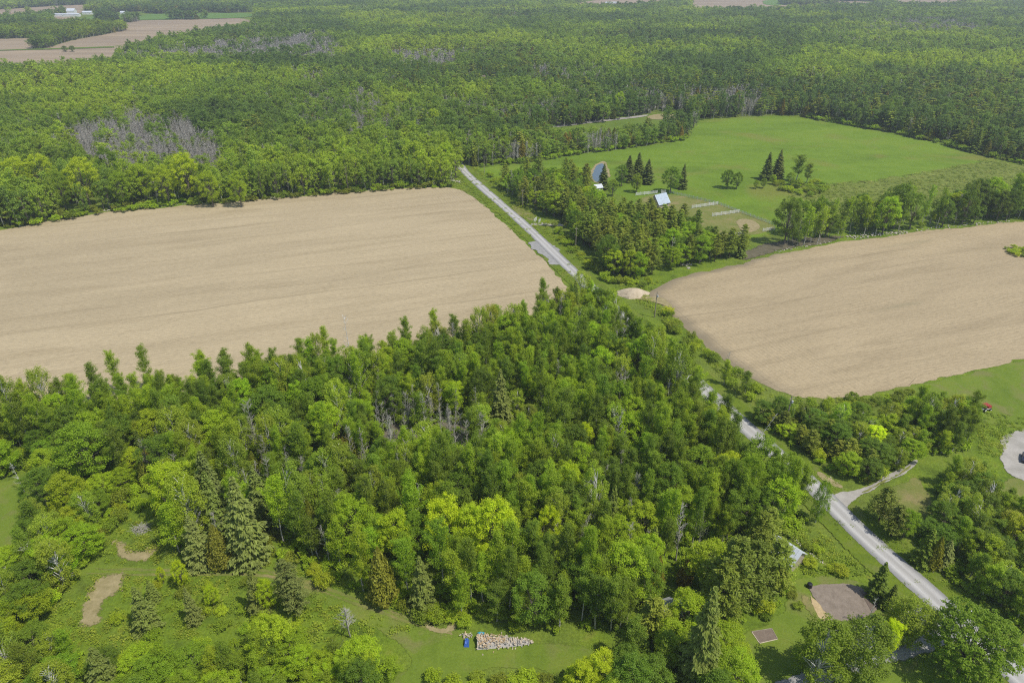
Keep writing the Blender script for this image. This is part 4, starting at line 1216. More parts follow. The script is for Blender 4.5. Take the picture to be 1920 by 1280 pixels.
# trees that stand out, one by one: kind, pixel of the tip, height, width factor, tint, label
YG = (0.16, 0.225, 0.012)
YL = (0.30, 0.30, 0.012)
BG = (0.135, 0.21, 0.014)
DK = (0.05, 0.1, 0.015)
BLU = (0.068, 0.105, 0.06)
SPECIAL = [
    ('bigmaple', 1852, 1150, 16, 1.55, (0.06, 0.114, 0.012), 'large round green maple filling the bottom right corner beside the road'),
    ('birch', 1562, 1174, 15, 1.3, (0.066, 0.112, 0.016), 'leafy birch with white limbs below the straw edge of the brown garden'),
    ('birch', 1636, 1168, 15, 1.35, (0.058, 0.1, 0.016), 'dark leafy birch just below the brown garden, right of its twin'),
    ('birch', 1728, 1118, 12, 1.3, (0.082, 0.13, 0.02), 'light green birch standing where the house driveway meets the road'),
    ('maple', 1683, 1160, 10, 0.5, (0.25, 0.28, 0.012), 'yellow leaved slim tree between the two birches and the road'),
    ('spruce', 1664, 1052, 10, 0.95, (0.068, 0.119, 0.035), 'dark green spruce between the brown garden and the road'),
    ('spruce', 1682, 1094, 7, 0.9, (0.068, 0.110, 0.033), 'short bushy spruce touching the right end of the brown garden'),
    ('spruce', 1342, 1095, 27, 1.15, (0.083, 0.127, 0.061), 'tall pale blue-green spruce left of the small rectangular garden bed'),
    ('pine', 1392, 1005, 22, 1.3, (0.077, 0.121, 0.044), 'large soft pine just left of the white metal roof'),
    ('pine', 1430, 1012, 19, 1.15, (0.073, 0.116, 0.042), 'pine half hiding the white metal roof near the garden'),
    ('pine', 1368, 1055, 18, 1.15, (0.088, 0.134, 0.042), 'lower pine leaning over the lawn, above the rectangular garden bed'),
    ('pine', 1670, 912, 10.5, 1.1, (0.088, 0.130, 0.054), 'dark pine at the corner of road and gravel driveway'),
    ('pine', 1692, 946, 9.5, 1.0, (0.088, 0.116, 0.050), 'brownish green pine second from the driveway along the road'),
    ('maple', 1712, 955, 8.5, 0.65, (0.085, 0.155, 0.015), 'round green tree between the roadside pine and spruce'),
    ('spruce', 1754, 990, 10.5, 1.1, (0.077, 0.130, 0.033), 'bright tipped spruce on the right verge of the road'),
    ('cedar', 1768, 1008, 9, 0.9, (0.1, 0.125, 0.03), 'yellowish cedar touching the bright tipped spruce by the road'),
    ('spruce', 1786, 1012, 8, 1.0, (0.116, 0.143, 0.094), 'silvery blue spruce behind the roadside cedar'),
    ('birch', 1550, 905, 12, 0.6, (0.075, 0.14, 0.017), 'slim dark tree overhanging the road by the driveway mouth'),
    ('maple', 1648, 798, 8.5, 0.75, YL, 'bright yellow leafed tree in the belt right of the road'),
    ('maple', 832, 932, 18, 0.9, YG, 'yellow-green maple left of a matching pair in the front woodlot'),
    ('maple', 926, 936, 19, 1.0, (0.15, 0.225, 0.013), 'tallest yellow-green maple of the pair in the front woodlot'),
    ('maple', 884, 946, 17, 0.85, BG, 'bright green maple between the two yellow-green maples'),
    ('maple', 1070, 866, 14, 0.75, BG, 'bright green maple right of the woodlot centre, below the road bend'),
    ('maple', 1098, 792, 13, 0.55, YG, 'slim yellow-green tree in the upper middle of the front woodlot'),
    ('maple', 1030, 950, 14, 0.6, YG, 'narrow yellow-green tree right of the yellow-green maples'),
    ('maple', 735, 962, 14, 0.9, (0.125, 0.195, 0.014), 'light green maple left of the yellow-green maples'),
    ('poplar', 762, 700, 14, 0.9, (0.12, 0.185, 0.018), 'airy yellow-green tree with a pale stem, middle of the woodlot'),
    ('maple', 1372, 850, 12, 0.95, (0.14, 0.2, 0.014), 'yellow-green round tree on the left side of the road bend'),
    ('maple', 1318, 838, 13, 1.0, (0.078, 0.14, 0.015), 'broad green maple left of the road, above the yellow-green one'),
    ('maple', 1285, 915, 13, 0.95, (0.10, 0.165, 0.016), 'light green spreading tree left of the white roofed shed'),
    ('maple', 1460, 870, 13, 1.0, (0.065, 0.125, 0.014), 'big dark green maple leaning to the road opposite the driveway'),
    ('maple', 1437, 818, 15, 1.0, (0.07, 0.13, 0.014), 'dark green tree hiding the road below its short open gap'),
    ('maple', 1482, 852, 14, 0.95, (0.08, 0.14, 0.014), 'green tree on the left verge opposite the driveway'),
    ('poplar', 1335, 730, 15, 1.1, (0.085, 0.15, 0.016), 'green tree hiding the road right of the white dead tree'),
    ('poplar', 1275, 668, 14, 1.1, (0.07, 0.125, 0.018), 'green tree hiding the road beyond the white dead tree'),
    ('poplar', 1310, 700, 15, 1.0, (0.062, 0.112, 0.018), 'dark tree close behind the white dead roadside tree'),
    ('maple', 1215, 1035, 14, 0.9, (0.062, 0.118, 0.014), 'dark green maple left of the grey shed roof'),
    ('spruce', 938, 690, 20, 1.25, (0.083, 0.121, 0.066), 'blue-green spruce in the middle of the front woodlot'),
    ('spruce', 372, 842, 22, 1.4, BLU, 'tallest blue-green spruce at the left of the woodlot'),
    ('spruce', 432, 890, 24, 1.45, (0.088, 0.132, 0.073), 'blue-green spruce beside the track, right of the brown cedar'),
    ('spruce', 470, 870, 18, 1.2, (0.077, 0.121, 0.061), 'blue-green spruce behind the trackside spruce'),
    ('spruce', 350, 965, 14, 1.3, (0.090, 0.132, 0.079), 'low blue-grey spruce on the left side of the brown cedar'),
    ('spruce', 380, 880, 18, 1.2, (0.081, 0.132, 0.061), 'dark spruce above the brown cedar by the track'),
    ('cedar', 396, 985, 12, 1.25, (0.125, 0.115, 0.036), 'brownish cedar between blue-green spruces by the grass track'),
    ('cedar', 707, 1028, 15, 1.3, (0.125, 0.125, 0.036), 'brown-green cedar at the woodlot corner beside the grass track'),
    ('spruce', 785, 1040, 15, 1.1, (0.077, 0.116, 0.055), 'grey-green spruce on the woodlot edge right of the brown cedar'),
    ('poplar', 306, 938, 15, 1.3, (0.1, 0.17, 0.016), 'lone bright green tree right of the brush pile'),
    ('spruce', 275, 1085, 6.5, 0.8, (0.081, 0.128, 0.054), 'small spruce left of the yellow-green saplings on the meadow'),
    ('spruce', 345, 1100, 10, 0.75, (0.083, 0.121, 0.066), 'slim blue-green spruce alone in the lower left meadow'),
    ('spruce', 248, 1098, 12, 1.1, (0.078, 0.121, 0.057), 'dark spruce beside the curved bare patch'),
    ('maple', 296, 1062, 5, 0.3, YG, 'smaller of two yellow-green saplings on the grass track'),
    ('maple', 328, 1050, 8, 0.42, (0.17, 0.225, 0.014), 'larger of two yellow-green saplings on the grass track'),
    ('pine', 528, 1048, 14, 0.9, (0.077, 0.110, 0.068), 'blue-grey pine beside the bend of the grass track'),
    ('pine', 545, 1085, 10, 0.95, (0.090, 0.121, 0.077), 'pale blue-grey pine below its taller neighbour at the track bend'),
    ('spruce', 465, 1060, 13, 0.85, (0.075, 0.110, 0.051), 'slim dark spruce left of the blue-grey pines'),
    ('maple', 390, 1098, 6, 0.45, BG, 'round light green sapling in the lower left meadow'),
    ('maple', 492, 1085, 9, 0.55, BG, 'bright green young tree left of the blue-grey pines'),
    ('snag', 47, 708, 16, 0.9, None, 'white dead treetop rising above the woodlot at far left'),
    ('snag', 22, 868, 9, 1.0, None, 'white dead stub over the small left lawn'),
    ('snag', 1287, 705, 15, 1.5, None, 'white dead tree standing beside the road in the woodlot'),
    ('snag', 1644, 1122, 8, 0.8, None, 'bare white snag at the lower right edge of the brown garden'),
    ('snag', 785, 905, 13, 0.8, None, 'bare white trunk standing above the yellow-green maples'),
    ('snag', 645, 590, 17, 1.2, None, 'tall grey leafless tree against the tan field, left of centre'),
    ('bare', 622, 815, 11, 0.9, None, 'grey leafless tree in the left middle of the front woodlot'),
    ('bare', 646, 1128, 10, 1.5, None, 'grey leafless tree at the bottom, left of the mown clearing'),
    ('bare', 905, 775, 13, 1.3, None, 'grey twiggy tree in the pale thicket at the woodlot centre'),
    ('maple', 140, 798, 17, 1.3, (0.075, 0.14, 0.013), 'large dark green maple at the left edge of the woodlot'),
    ('maple', 165, 770, 14, 1.0, (0.1, 0.17, 0.014), 'bright green maple behind the large dark one at left'),
    ('maple', 60, 880, 11, 1.0, DK, 'dark rounded tree right of the left lawn'),
    ('spruce', 168, 1212, 12, 1.25, (0.068, 0.105, 0.049), 'dark blue-green spruce near the bottom left corner'),
    ('maple', 1130, 1225, 10, 0.85, (0.16, 0.215, 0.016), 'yellow-green maple at the bottom, below the firewood'),
    ('maple', 1095, 1245, 9, 0.8, (0.145, 0.205, 0.015), 'yellow-green maple left of its taller neighbour at the bottom'),
    ('spruce', 1134, 306, 15, 1.4, (0.062, 0.101, 0.043), 'dark spruce in front of the pond'),
    ('spruce', 1182, 290, 16, 1.7, (0.054, 0.086, 0.041), 'dark spruce left of three behind the barn'),
    ('spruce', 1200, 285, 17, 1.7, (0.057, 0.092, 0.041), 'tallest dark spruce of three behind the barn'),
    ('spruce', 1218, 297, 15, 1.7, (0.059, 0.095, 0.041), 'dark spruce right of three behind the barn'),
    ('maple', 1168, 308, 13, 0.9, (0.058, 0.112, 0.015), 'dark green round tree right of the pond'),
    ('maple', 1196, 325, 11, 0.8, (0.09, 0.14, 0.028), 'pale green tree left of the white paddock fence'),
    ('maple', 1262, 312, 15, 1.15, (0.066, 0.128, 0.014), 'round green maple behind the metal roofed barn'),
    ('spruce', 1285, 306, 15, 1.25, (0.070, 0.111, 0.049), 'spruce right of the round maple by the paddock'),
    ('maple', 1368, 318, 11, 0.95, (0.055, 0.106, 0.015), 'left of two dark round trees alone on the pasture'),
    ('maple', 1386, 322, 10, 0.8, (0.06, 0.112, 0.015), 'right of two dark round trees alone on the pasture'),
    ('spruce', 1446, 284, 17, 1.5, (0.061, 0.101, 0.041), 'left dark spruce of the pair on the pasture'),
    ('spruce', 1467, 279, 18, 1.5, (0.074, 0.108, 0.054), 'right greyish spruce of the pair on the pasture'),
    ('poplar', 1502, 290, 16, 1.6, (0.07, 0.12, 0.022), 'green tree right of the two pasture spruces'),
    ('poplar', 1520, 305, 12, 1.5, (0.08, 0.125, 0.028), 'smaller tree at the right of the pasture clump'),
    ('maple', 1452, 327, 6, 0.6, (0.11, 0.18, 0.016), 'bright low tree in front of the pasture spruces'),
    ('maple', 1420, 338, 5, 0.6, (0.09, 0.15, 0.016), 'low bush left of the pasture spruces'),
    ('maple', 1486, 322, 8, 0.7, (0.085, 0.145, 0.018), 'bushy green tree between the pasture spruces and the trees right of them'),
    ('maple', 1500, 335, 6, 0.7, (0.11, 0.175, 0.018), 'bright bush at the foot of the right pasture trees'),
    ('maple', 1434, 334, 6, 0.6, (0.07, 0.12, 0.018), 'dark bush touching the left pasture spruce'),
    ('maple', 1102, 348, 11, 0.8, YG, 'yellow-green tree left of the farm sheds'),
    ('pine', 1118, 372, 12, 0.9, (0.088, 0.138, 0.040), 'pine partly hiding the white farmhouse'),
    ('maple', 1085, 322, 12, 0.8, (0.08, 0.135, 0.016), 'green tree left of the pond, behind the farm sheds'),
    ('maple', 1150, 335, 10, 0.8, (0.085, 0.14, 0.02), 'green tree at the right shore of the pond'),
    ('maple', 1164, 172, 20, 1.0, (0.12, 0.195, 0.014), 'bright green tree standing out at the dark forest front'),
    ('maple', 812, 203, 18, 0.9, (0.13, 0.2, 0.014), 'bright yellow-green tree beside the road gap in the forest'),
    ('maple', 835, 265, 20, 1.0, (0.12, 0.195, 0.014), 'bright green tree left of the road where the forest begins'),
    ('maple', 140, 292, 27, 1.3, (0.18, 0.2, 0.014), 'yellowest large maple on the left forest front'),
    ('maple', 338, 285, 27, 1.2, (0.15, 0.21, 0.013), 'yellow-green maple in the middle of the left forest front'),
    ('maple', 255, 304, 22, 1.1, (0.11, 0.175, 0.014), 'green maple right of the yellowest one on the left forest front'),
    ('maple', 192, 275, 24, 1.15, (0.055, 0.105, 0.014), 'dark green maple behind the yellowest maple at left'),
    ('maple', 62, 288, 25, 1.2, (0.14, 0.2, 0.014), 'yellow-green maple near the left end of the forest front'),
    ('maple', 18, 292, 25, 1.2, (0.15, 0.205, 0.014), 'yellow-green maple at the left picture edge on the forest front'),
    ('maple', 100, 318, 22, 1.0, (0.075, 0.13, 0.014), 'mid green maple left of the yellowest maple'),
    ('maple', 300, 308, 22, 1.0, (0.125, 0.19, 0.013), 'light green maple left of the middle yellow-green maple'),
    ('maple', 385, 318, 20, 1.0, (0.115, 0.18, 0.014), 'light green maple right of the middle yellow-green maple'),
    ('maple', 440, 322, 19, 0.9, (0.105, 0.17, 0.014), 'green maple at the right end of the large maples on the left forest front'),
    ('maple', 215, 320, 20, 0.9, (0.09, 0.155, 0.014), 'green tree in front of the dark maple on the left forest front'),
    ('maple', 720, 128, 14, 1.3, (0.2, 0.235, 0.1), 'pale grey-green rounded tree in the forest beside the road gap'),
    ('maple', 1725, 362, 18, 1.1, (0.06, 0.115, 0.014), 'large dark green maple in the hedgerow above the right field'),
    ('maple', 1505, 372, 18, 1.15, (0.07, 0.13, 0.014), 'green maple at the left end of the hedgerow above the right field'),
    ('maple', 1620, 360, 17, 0.95, (0.05, 0.1, 0.014), 'dark maple near the middle of the hedgerow'),
    ('spruce', 1800, 225, 16, 1.5, (0.054, 0.095, 0.035), 'dark spruce at the right edge of the pasture'),
    ('maple', 119.5, 86, 9, 1.1, (0.05, 0.09, 0.018), 'left of two round bushes on the far tan field'),
    ('maple', 133.5, 85.5, 9, 1.1, (0.05, 0.09, 0.018), 'right of two round bushes on the far tan field'),
]

EDGE_TOPS = [(25, 734, 13), (128, 699, 13), (165, 679, 15), (201, 660, 15), (259, 650, 16), (371, 658, 15), (416, 652, 15), (480, 652, 14), (561, 633, 15), (605, 611, 17), (687, 631, 14), (731, 623, 14), (757, 594, 16), (811, 577, 17), (852, 588, 15), (932, 571, 16), (983, 568, 16), (1019, 568, 15), (1050, 564, 13), (1077, 534, 16), (1140, 541, 15), (1112, 552, 14)]
ORD = ['first', 'second', 'third', 'fourth', 'fifth', 'sixth', 'seventh', 'eighth', 'ninth', 'tenth', 'eleventh', 'twelfth', 'thirteenth', 'fourteenth', 'fifteenth', 'sixteenth', 'seventeenth', 'eighteenth', 'nineteenth']
for i_, (a_, b_, c_) in enumerate(EDGE_TOPS):
    lb = 'tall green treetop against the left field, %s from the left' % ORD[i_] if i_ < 19 else ['tall green tree at the field corner, left of the road', 'tall pale-flecked green tree hiding the road', 'green tree between field corner and hidden road'][i_ - 19]
    SPECIAL.append(('poplar', a_, b_, c_, 0.85 + 0.03 * (i_ * 7 % 9), TINT['poplar'][(i_ * 3) % 4], lb))


def special_tint(k_, t_):
    t_ = np.array(t_) * TF
    t_[0] = min(t_[0], (1.0 if k_ == 'cedar' else 0.87) * t_[1])
    return tuple(t_)


SPECIAL = [(k_, a_, b_, c_, d_, None if t_ is None else special_tint(k_, t_), l_) for k_, a_, b_, c_, d_, t_, l_ in SPECIAL]
ea = np.array([G(*q) for q in FIELD_A[18:27]])
ea = resample(ea, 2.0)
TREES = [(k_, x_, y_, h_ * (0.86 if z_ == 'woodlot' and np.hypot(ea[:, 0] - x_, ea[:, 1] - y_).min() < 9 else 1.0), w_, t_, z_) for k_, x_, y_, h_, w_, t_, z_ in TREES]
SP_XY = []
for kind, tx, ty, h, wf, tint, label in SPECIAL:
    x, y = G(tx, ty, h)
    SP_XY.append((x, y, W0[kind] * wf * (h / H0[kind]) ** 0.45))
sx = np.array(SP_XY)
keep = []
for tr in TREES:
    d = np.hypot(sx[:, 0] - tr[1], sx[:, 1] - tr[2])
    keep.append(not np.any(d < sx[:, 2] * 0.8 + 1.0) or tr[0] == 'shrub' and not np.any(d < sx[:, 2] * 0.5))
TREES = [t for t, k in zip(TREES, keep) if k]
# keep small open things in sight: clear the trees that would stand on or just in front of them
CLEAR_PX = [(1470, 1045, 28, 18), (1248, 1176, 34, 44), (930, 1203, 75, 17), (1517, 1100, 12, 10), (1430, 1192, 32, 20), (1235, 385, 26, 14),
            (1120, 352, 6, 8), (1185, 547, 26, 12), (1847, 768, 18, 10), (270, 990, 22, 14), (1003, 416, 16, 8),
            (1125, 322, 30, 18), (1600, 1176, 8, 8), (905, 155, 14, 8), (1400, 838, 24, 48), (1221, 652, 18, 32)]
cp_ = []
for tr in TREES:
    px, py = P(tr[1], tr[2])
    cp_.append(not any(((px - a) / c) ** 2 + ((py - b) / d_) ** 2 < 1 for a, b, c, d_ in CLEAR_PX))
TREES = [t for t, k in zip(TREES, cp_) if k]

NAMES = {'poplar': 'poplar_tree', 'maple': 'maple_tree', 'bigmaple': 'maple_tree', 'birch': 'birch_tree', 'spruce': 'spruce_tree', 'pine': 'pine_tree', 'cedar': 'cedar_tree', 'bare': 'leafless_tree', 'snag': 'dead_tree', 'shrub': 'shrub'}
CATS = {'poplar': 'tree', 'maple': 'tree', 'bigmaple': 'tree', 'birch': 'tree', 'spruce': 'spruce', 'pine': 'pine', 'cedar': 'cedar', 'bare': 'bare tree', 'snag': 'dead tree', 'shrub': 'shrub'}


def place_tree(kind, x, y, h, wf, tint, label, group=None, rz=0.0, var=0, lean=0.0):
    t_me, c_me, top = NEAR[kind][var % len(NEAR[kind])]
    sz = h / H0[kind]
    sxy = wf * sz ** 0.45
    e = empty(NAMES[kind], (x, y, 0), rz)
    e.rotation_euler = (lean, 0, rz)
    e.scale = (sxy, sxy, sz)
    link('stem' if kind == 'shrub' else 'trunk', t_me, e)
    c = link('foliage' if kind == 'shrub' else top, c_me, e)
    if tint is not None:
        c['tint'] = [float(q) for q in tint]
    tag(e, label, CATS[kind], group)
    return e


for i, (kind, tx, ty, h, wf, tint, label) in enumerate(SPECIAL):
    x, y = SP_XY[i][:2]
    place_tree(kind, x, y, h, wf, tint, label, None, i * 1.7, i)
x, y = G(1395, 858)
place_tree('snag', x, y, 15, 0.8, None, 'pale dead trunk leaning right across the road', None, -0.2, 1, 0.0).rotation_euler = (0.0, 0.42, 0.1)

# ---- describe the others by what they stand beside
LAND = [(50, 730, 'the white dead treetop'), (140, 830, 'the large dark left maple'), (372, 880, 'the tallest blue-green spruce'), (440, 960, 'the trackside blue-green spruce'),
        (396, 1010, 'the brownish cedar'), (707, 1070, 'the brown-green cedar'), (830, 970, 'the yellow-green maples'), (926, 970, 'the tallest yellow-green maple'),
        (940, 740, 'the mid-woodlot spruce'), (1070, 890, 'the bright green maple'), (1098, 820, 'the slim yellow-green tree'), (762, 740, 'the airy pale-stemmed tree'),
        (645, 640, 'the grey leafless field-edge tree'), (1287, 750, 'the white dead roadside tree'), (1372, 880, 'the yellow-green road-bend tree'), (1460, 900, 'the big dark roadside maple'),
        (785, 930, 'the bare white trunk'), (622, 840, 'the grey leafless woodlot tree'), (1245, 1145, 'the grey shed roof'), (1470, 1025, 'the white metal roof'),
        (930, 1195, 'the firewood pile'), (1342, 1170, 'the tall blue-green spruce'), (1390, 1060, 'the large soft pine'), (270, 990, 'the brush pile'), (190, 1120, 'the curved bare patch'),
        (306, 970, 'the lone bright tree'), (540, 1100, 'the blue-grey pines'), (646, 1170, 'the bottom leafless tree'), (168, 1245, 'the corner spruce'), (1130, 1260, 'the bottom yellow-green maple'),
        (1648, 825, 'the bright yellow tree'), (1473, 780, 'the near utility pole'), (1690, 880, 'the gravel driveway'), (1895, 850, 'the gravel yard'), (1847, 765, 'the red garden machine'),
        (1754, 1020, 'the bright tipped spruce'), (1575, 1130, 'the brown garden'), (1670, 950, 'the driveway pine'), (1835, 1200, 'the bottom-corner maple'), (1817, 1147, 'the white mailbox'),
        (1227, 575, 'the field-corner utility pole'), (1185, 545, 'the sand pile'), (1235, 372, 'the metal roofed barn'), (1125, 318, 'the pond'), (1079, 455, 'the farm-lane utility pole'),
        (1005, 415, 'the white gateway'), (978, 378, 'the farther utility pole'), (1385, 397, 'the paddock fence'), (1450, 440, 'the paddock corner'), (1505, 400, 'the hedgerow end maple'),
        (1620, 390, 'the dark hedgerow maple'), (1725, 390, 'the large hedgerow maple'), (1900, 400, 'the right hedgerow end'), (1900, 478, 'the grass island'), (1480, 320, 'the pasture spruces'),
        (20, 890, 'the white dead stub'), (60, 960, 'the small left lawn'), (1150, 910, 'the bare woodlot patch'), (1020, 590, 'the left field corner'), (420, 730, 'the left field edge'),
        (240, 740, 'the left field edge'), (560, 700, 'the left field edge'), (860, 620, 'the left field edge'), (1360, 700, 'the right field curve')]
LN = np.array([(a, b) for a, b, _ in LAND], float)
KW = {'poplar': 'narrow tree', 'maple': 'rounded tree', 'birch': 'airy birch', 'spruce': 'pointed spruce', 'pine': 'soft pine', 'cedar': 'narrow cedar', 'bare': 'grey leafless tree', 'snag': 'white dead tree', 'shrub': 'leafy shrub'}
GW = {'poplar': 'narrow trees', 'maple': 'rounded trees', 'birch': 'airy birches', 'spruce': 'spruces', 'pine': 'pines', 'cedar': 'cedars', 'bare': 'leafless trees', 'snag': 'dead trees', 'shrub': 'shrubs'}
ZW = {'woodlot': 'in the front woodlot', 'greypatch': 'in the pale thicket', 'bushy': 'in the bushy gap', 'corner': 'in the bottom left wood', 'meadow': 'on the lower left meadow', 'trackside': 'along the grass track',
      'bottom': 'at the bottom edge', 'houselot': 'on the house lot', 'rightband': 'in the belt right of the road', 'rightwood': 'in the lower right wood', 'rightroadside': 'on the right verge', 'fieldroadside': 'between road and right field',
      'farroadside': 'on the far roadside', 'garden': 'above the garden', 'hedge': 'in the garden hedge', 'island': 'on the right field island', 'farmwood': 'in the farm wood', 'hedgerow': 'in the hedgerow', 'pasture': 'on the pasture'}


def tone(t):
    r_, g_, b_ = t
    if r_ / g_ > 0.8:
        return 'yellowish'
    if g_ > 0.165:
        return 'bright green'
    if g_ > 0.125:
        return 'green'
    return 'dark green'


def describe(kind, x, y, h, tint, zone):
    px, py = P(x, y, h * 0.6)
    d = np.hypot(LN[:, 0] - px, (LN[:, 1] - py) * 1.2)
    k = int(np.argmin(d))
    dx, dy = px - LN[k, 0], py - LN[k, 1]
    if d[k] < 16:
        rel = 'touching'
    elif abs(dx) > abs(dy):
        rel = 'right of' if dx > 0 else 'left of'
    else:
        rel = 'in front of' if dy > 0 else 'behind'
    if d[k] > 70:
        rel = 'well ' + rel if rel in ('right of', 'left of') else 'farther ' + ('behind' if rel == 'behind' else 'before')
    size = ('tall ' if h > 1.12 * H0[kind] * 0.95 else 'small ' if h < 0.75 * H0[kind] else '') if kind != 'shrub' else ('large ' if h > 3.2 else 'low ' if h < 2 else '')
    tn = '' if kind in ('bare', 'snag') else tone(tint) + ' '
    return '%s%s%s %s %s' % (size, tn, KW[kind], rel, LAND[k][2])


app = []
for t in TREES:
    d = t[2] * cp + H * sp
    px, py = P(t[1], t[2])
    vis = -60 < px < 1980 and py < 1345
    app.append(t[3] / d if vis else -1)
app = np.array(app)
chosen = np.zeros(len(TREES), bool)
for kind in SPEC:
    ids = [i for i, t in enumerate(TREES) if t[0] == kind and app[i] > 0]
    ids.sort(key=lambda i: -app[i])
    for i in ids[:300]:
        chosen[i] = True
rr = np.random.default_rng(99)
labels = {}
for i in np.nonzero(chosen)[0]:
    kind, x, y, h, wf, tint, zone = TREES[i]
    lb = describe(kind, x, y, h, tint, zone)
    labels.setdefault(lb, []).append(i)
for lb, ids in labels.items():
    for j, i in enumerate(sorted(ids, key=lambda k: P(TREES[k][1], TREES[k][2])[0])):
        kind, x, y, h, wf, tint, zone = TREES[i]
        n = len(ids)
        full = lb
        if n == 2:
            full = lb + (', the left one', ', the right one')[j]
        elif n > 2:
            full = lb + (', leftmost' if j == 0 else ', rightmost' if j == n - 1 else ', %s from left' % ORD[j])
        place_tree(kind, x, y, h, wf, tint, full, GW[kind] + ' ' + ZW[zone], rr.uniform(0, 6.28), int(rr.integers(0, 50)), rr.normal(0, 0.03))
print('individual trees', chosen.sum(), 'labels', len(labels))

# ---- the rest of the nearer trees, as one mass
def scatter_trees(name, label, T, lodf):
    meshes, start = [], {}
    X, I, R_, S_, C_ = [], [], [], [], []
    r = np.random.default_rng(len(T))
    for kind, x, y, h, wf, tint, zone in T:
        lod = lodf(y)
        key = (kind, lod)
        if key not in start:
            pm = protos(kind, lod)
            start[key] = (len(meshes), len(pm))
            meshes += pm
        s0, n0 = start[key]
        sz = h / H0[kind]
        sxy = wf * sz ** 0.45
        X.append((x, y, 0))
        I.append(s0 + int(r.integers(n0)))
        R_.append((0, 0, r.uniform(0, 6.28)))
        S_.append((sxy, sxy, sz))
        C_.append(tint)
    return scatter(name, label, meshes, X, I, R_, S_, C_)


rest = [t for i, t in enumerate(TREES) if not chosen[i]]
if rest:
    scatter_trees('woodland_trees', 'trees crowding behind the nearest ones in the woodlots and hedgerows', rest, lambda y: 0 if y < 230 else 1)

# ---- the forest that covers the land to the horizon
BAREZ = [([(135, 250), (260, 236), (340, 248), (410, 280), (440, 340), (330, 342), (200, 332), (130, 305)], 0.95), ([(0, 285), (70, 275), (120, 290), (60, 310), (0, 310)], 0.6),
         ([(225, 110), (330, 98), (450, 90), (540, 82), (570, 74), (615, 78), (645, 130), (590, 138), (540, 118), (400, 124), (240, 126)], 0.92),
         ([(715, 114), (800, 110), (885, 111), (880, 138), (730, 136)], 0.95), ([(1000, 135), (1130, 140), (1150, 162), (1040, 168), (980, 150)], 0.5),
         ([(1640, 46), (1700, 42), (1830, 46), (1840, 72), (1700, 76), (1640, 68)], 0.9), ([(1280, 35), (1420, 40), (1420, 60), (1290, 58)], 0.4),
         ([(840, 208), (1060, 205), (1060, 236), (850, 236)], 0.42), ([(880, 280), (1010, 272), (1010, 300), (900, 308)], 0.3),
         ([(360, 325), (500, 305), (640, 330), (640, 352), (400, 365)], 0.4), ([(560, 165), (700, 180), (760, 260), (700, 300), (560, 260)], 0.42), ([(150, 380), (330, 372), (330, 390), (160, 396)], 0.2),
         ([(1640, 160), (1900, 180), (1900, 230), (1650, 210)], 0.15), ([(1500, 195), (1700, 205), (1700, 235), (1520, 215)], 0.3)]
CONZ = [([(1200, 165), (1500, 150), (1920, 200), (2100, 230), (2100, 350), (1920, 300), (1830, 285), (1650, 240), (1440, 214), (1300, 222), (1150, 200)], 0.72),
        ([(810, 250), (1050, 225), (1290, 245), (1280, 262), (1100, 292), (900, 314), (865, 285)], 0.5), ([(700, 165), (1150, 170), (1160, 225), (850, 232)], 0.42),
        ([(430, 205), (560, 190), (640, 260), (620, 330), (460, 330)], 0.16), ([(470, 130), (620, 125), (700, 170), (640, 210), (480, 190)], 0.2), ([(1250, 60), (1920, 60), (1920, 120), (1250, 110)], 0.22)]
YELZ = [[(-200, 130), (0, 130), (200, 120), (400, 118), (480, 140), (380, 200), (250, 245), (0, 240), (-200, 240)], [(-100, 330), (130, 345), (400, 340), (420, 380), (0, 425), (-100, 440)], [(740, 260), (860, 290), (860, 345), (760, 350)], [(1500, 60), (1920, 70), (1920, 150), (1500, 140)], [(640, 40), (900, 30), (1000, 90), (700, 110)]]
TSTRIP = [[(-200, 70), (0, 71), (60, 72), (100, 71), (237, 58.5), (232, 52), (150, 52), (100, 53), (0, 58), (-200, 60)], [(56, 92.5), (76, 92.5), (82, 90), (150, 74.5), (237, 58.5), (237, 52), (140, 60), (80, 80)]]
CLUMPS = [(200, 36.5, 22, 2.6), (247, 40.5, 15, 2.5), (345, 36.5, 30, 1.2), (388, 34.5, 6, 1.0), (300, 24, 30, 2.4), (360, 23, 40, 2.6), (430, 22, 45, 2.6), (190, 24, 18, 2.5), (115, 28.5, 12, 1.5), (55, 26.5, 3, 0.8), (15, 27, 6, 0.8), (1515, 8, 55, 3.2), (1815, 3, 14, 3)]
r = np.random.default_rng(77)
FT = []
fx, fy, fs = [], [], []
for y0, y1, s in ((215, 470, 5.1), (470, 900, 5.6), (900, 1700, 6.9), (1700, 3600, 9.3)):
    xm = y1 * 0.95 + 60
    X, Y = hexgrid(-xm, xm, y0, y1, s, r)
    px, py = P(X, Y)
    ok = (px > -160) & (px < 2080) & (py < 470) & (py > -24)
    ok &= ~((px > 950) & (py > 340)) & ~((px > 860) & (py > 312)) & ~((py > 352) & (px > 800))
    strip = np.zeros(len(X), bool)
    for q in TSTRIP:
        strip |= inside(px, py, q)
    op = np.zeros(len(X), bool)
    for q in OPEN:
        op |= inside(px, py, q)
    for q in NOTREE:
        op |= inside(px, py, q)
    for a, b, c, d_ in CLUMPS:
        strip |= ((px - a) / c) ** 2 + ((py - b) / d_) ** 2 < 1
    ok &= ~op | strip
    ok &= r.random(len(X)) > 0.05
    X, Y = X[ok], Y[ok]
    if y0 < 1700:
        k = road_dist(X, Y) > np.where(Y > 440, 2.2, 5.5)
        X, Y = X[k], Y[k]
    fx.append(X), fy.append(Y), fs.append(np.full(len(X), s))
X, Y, s = np.concatenate(fx), np.concatenate(fy), np.concatenate(fs)
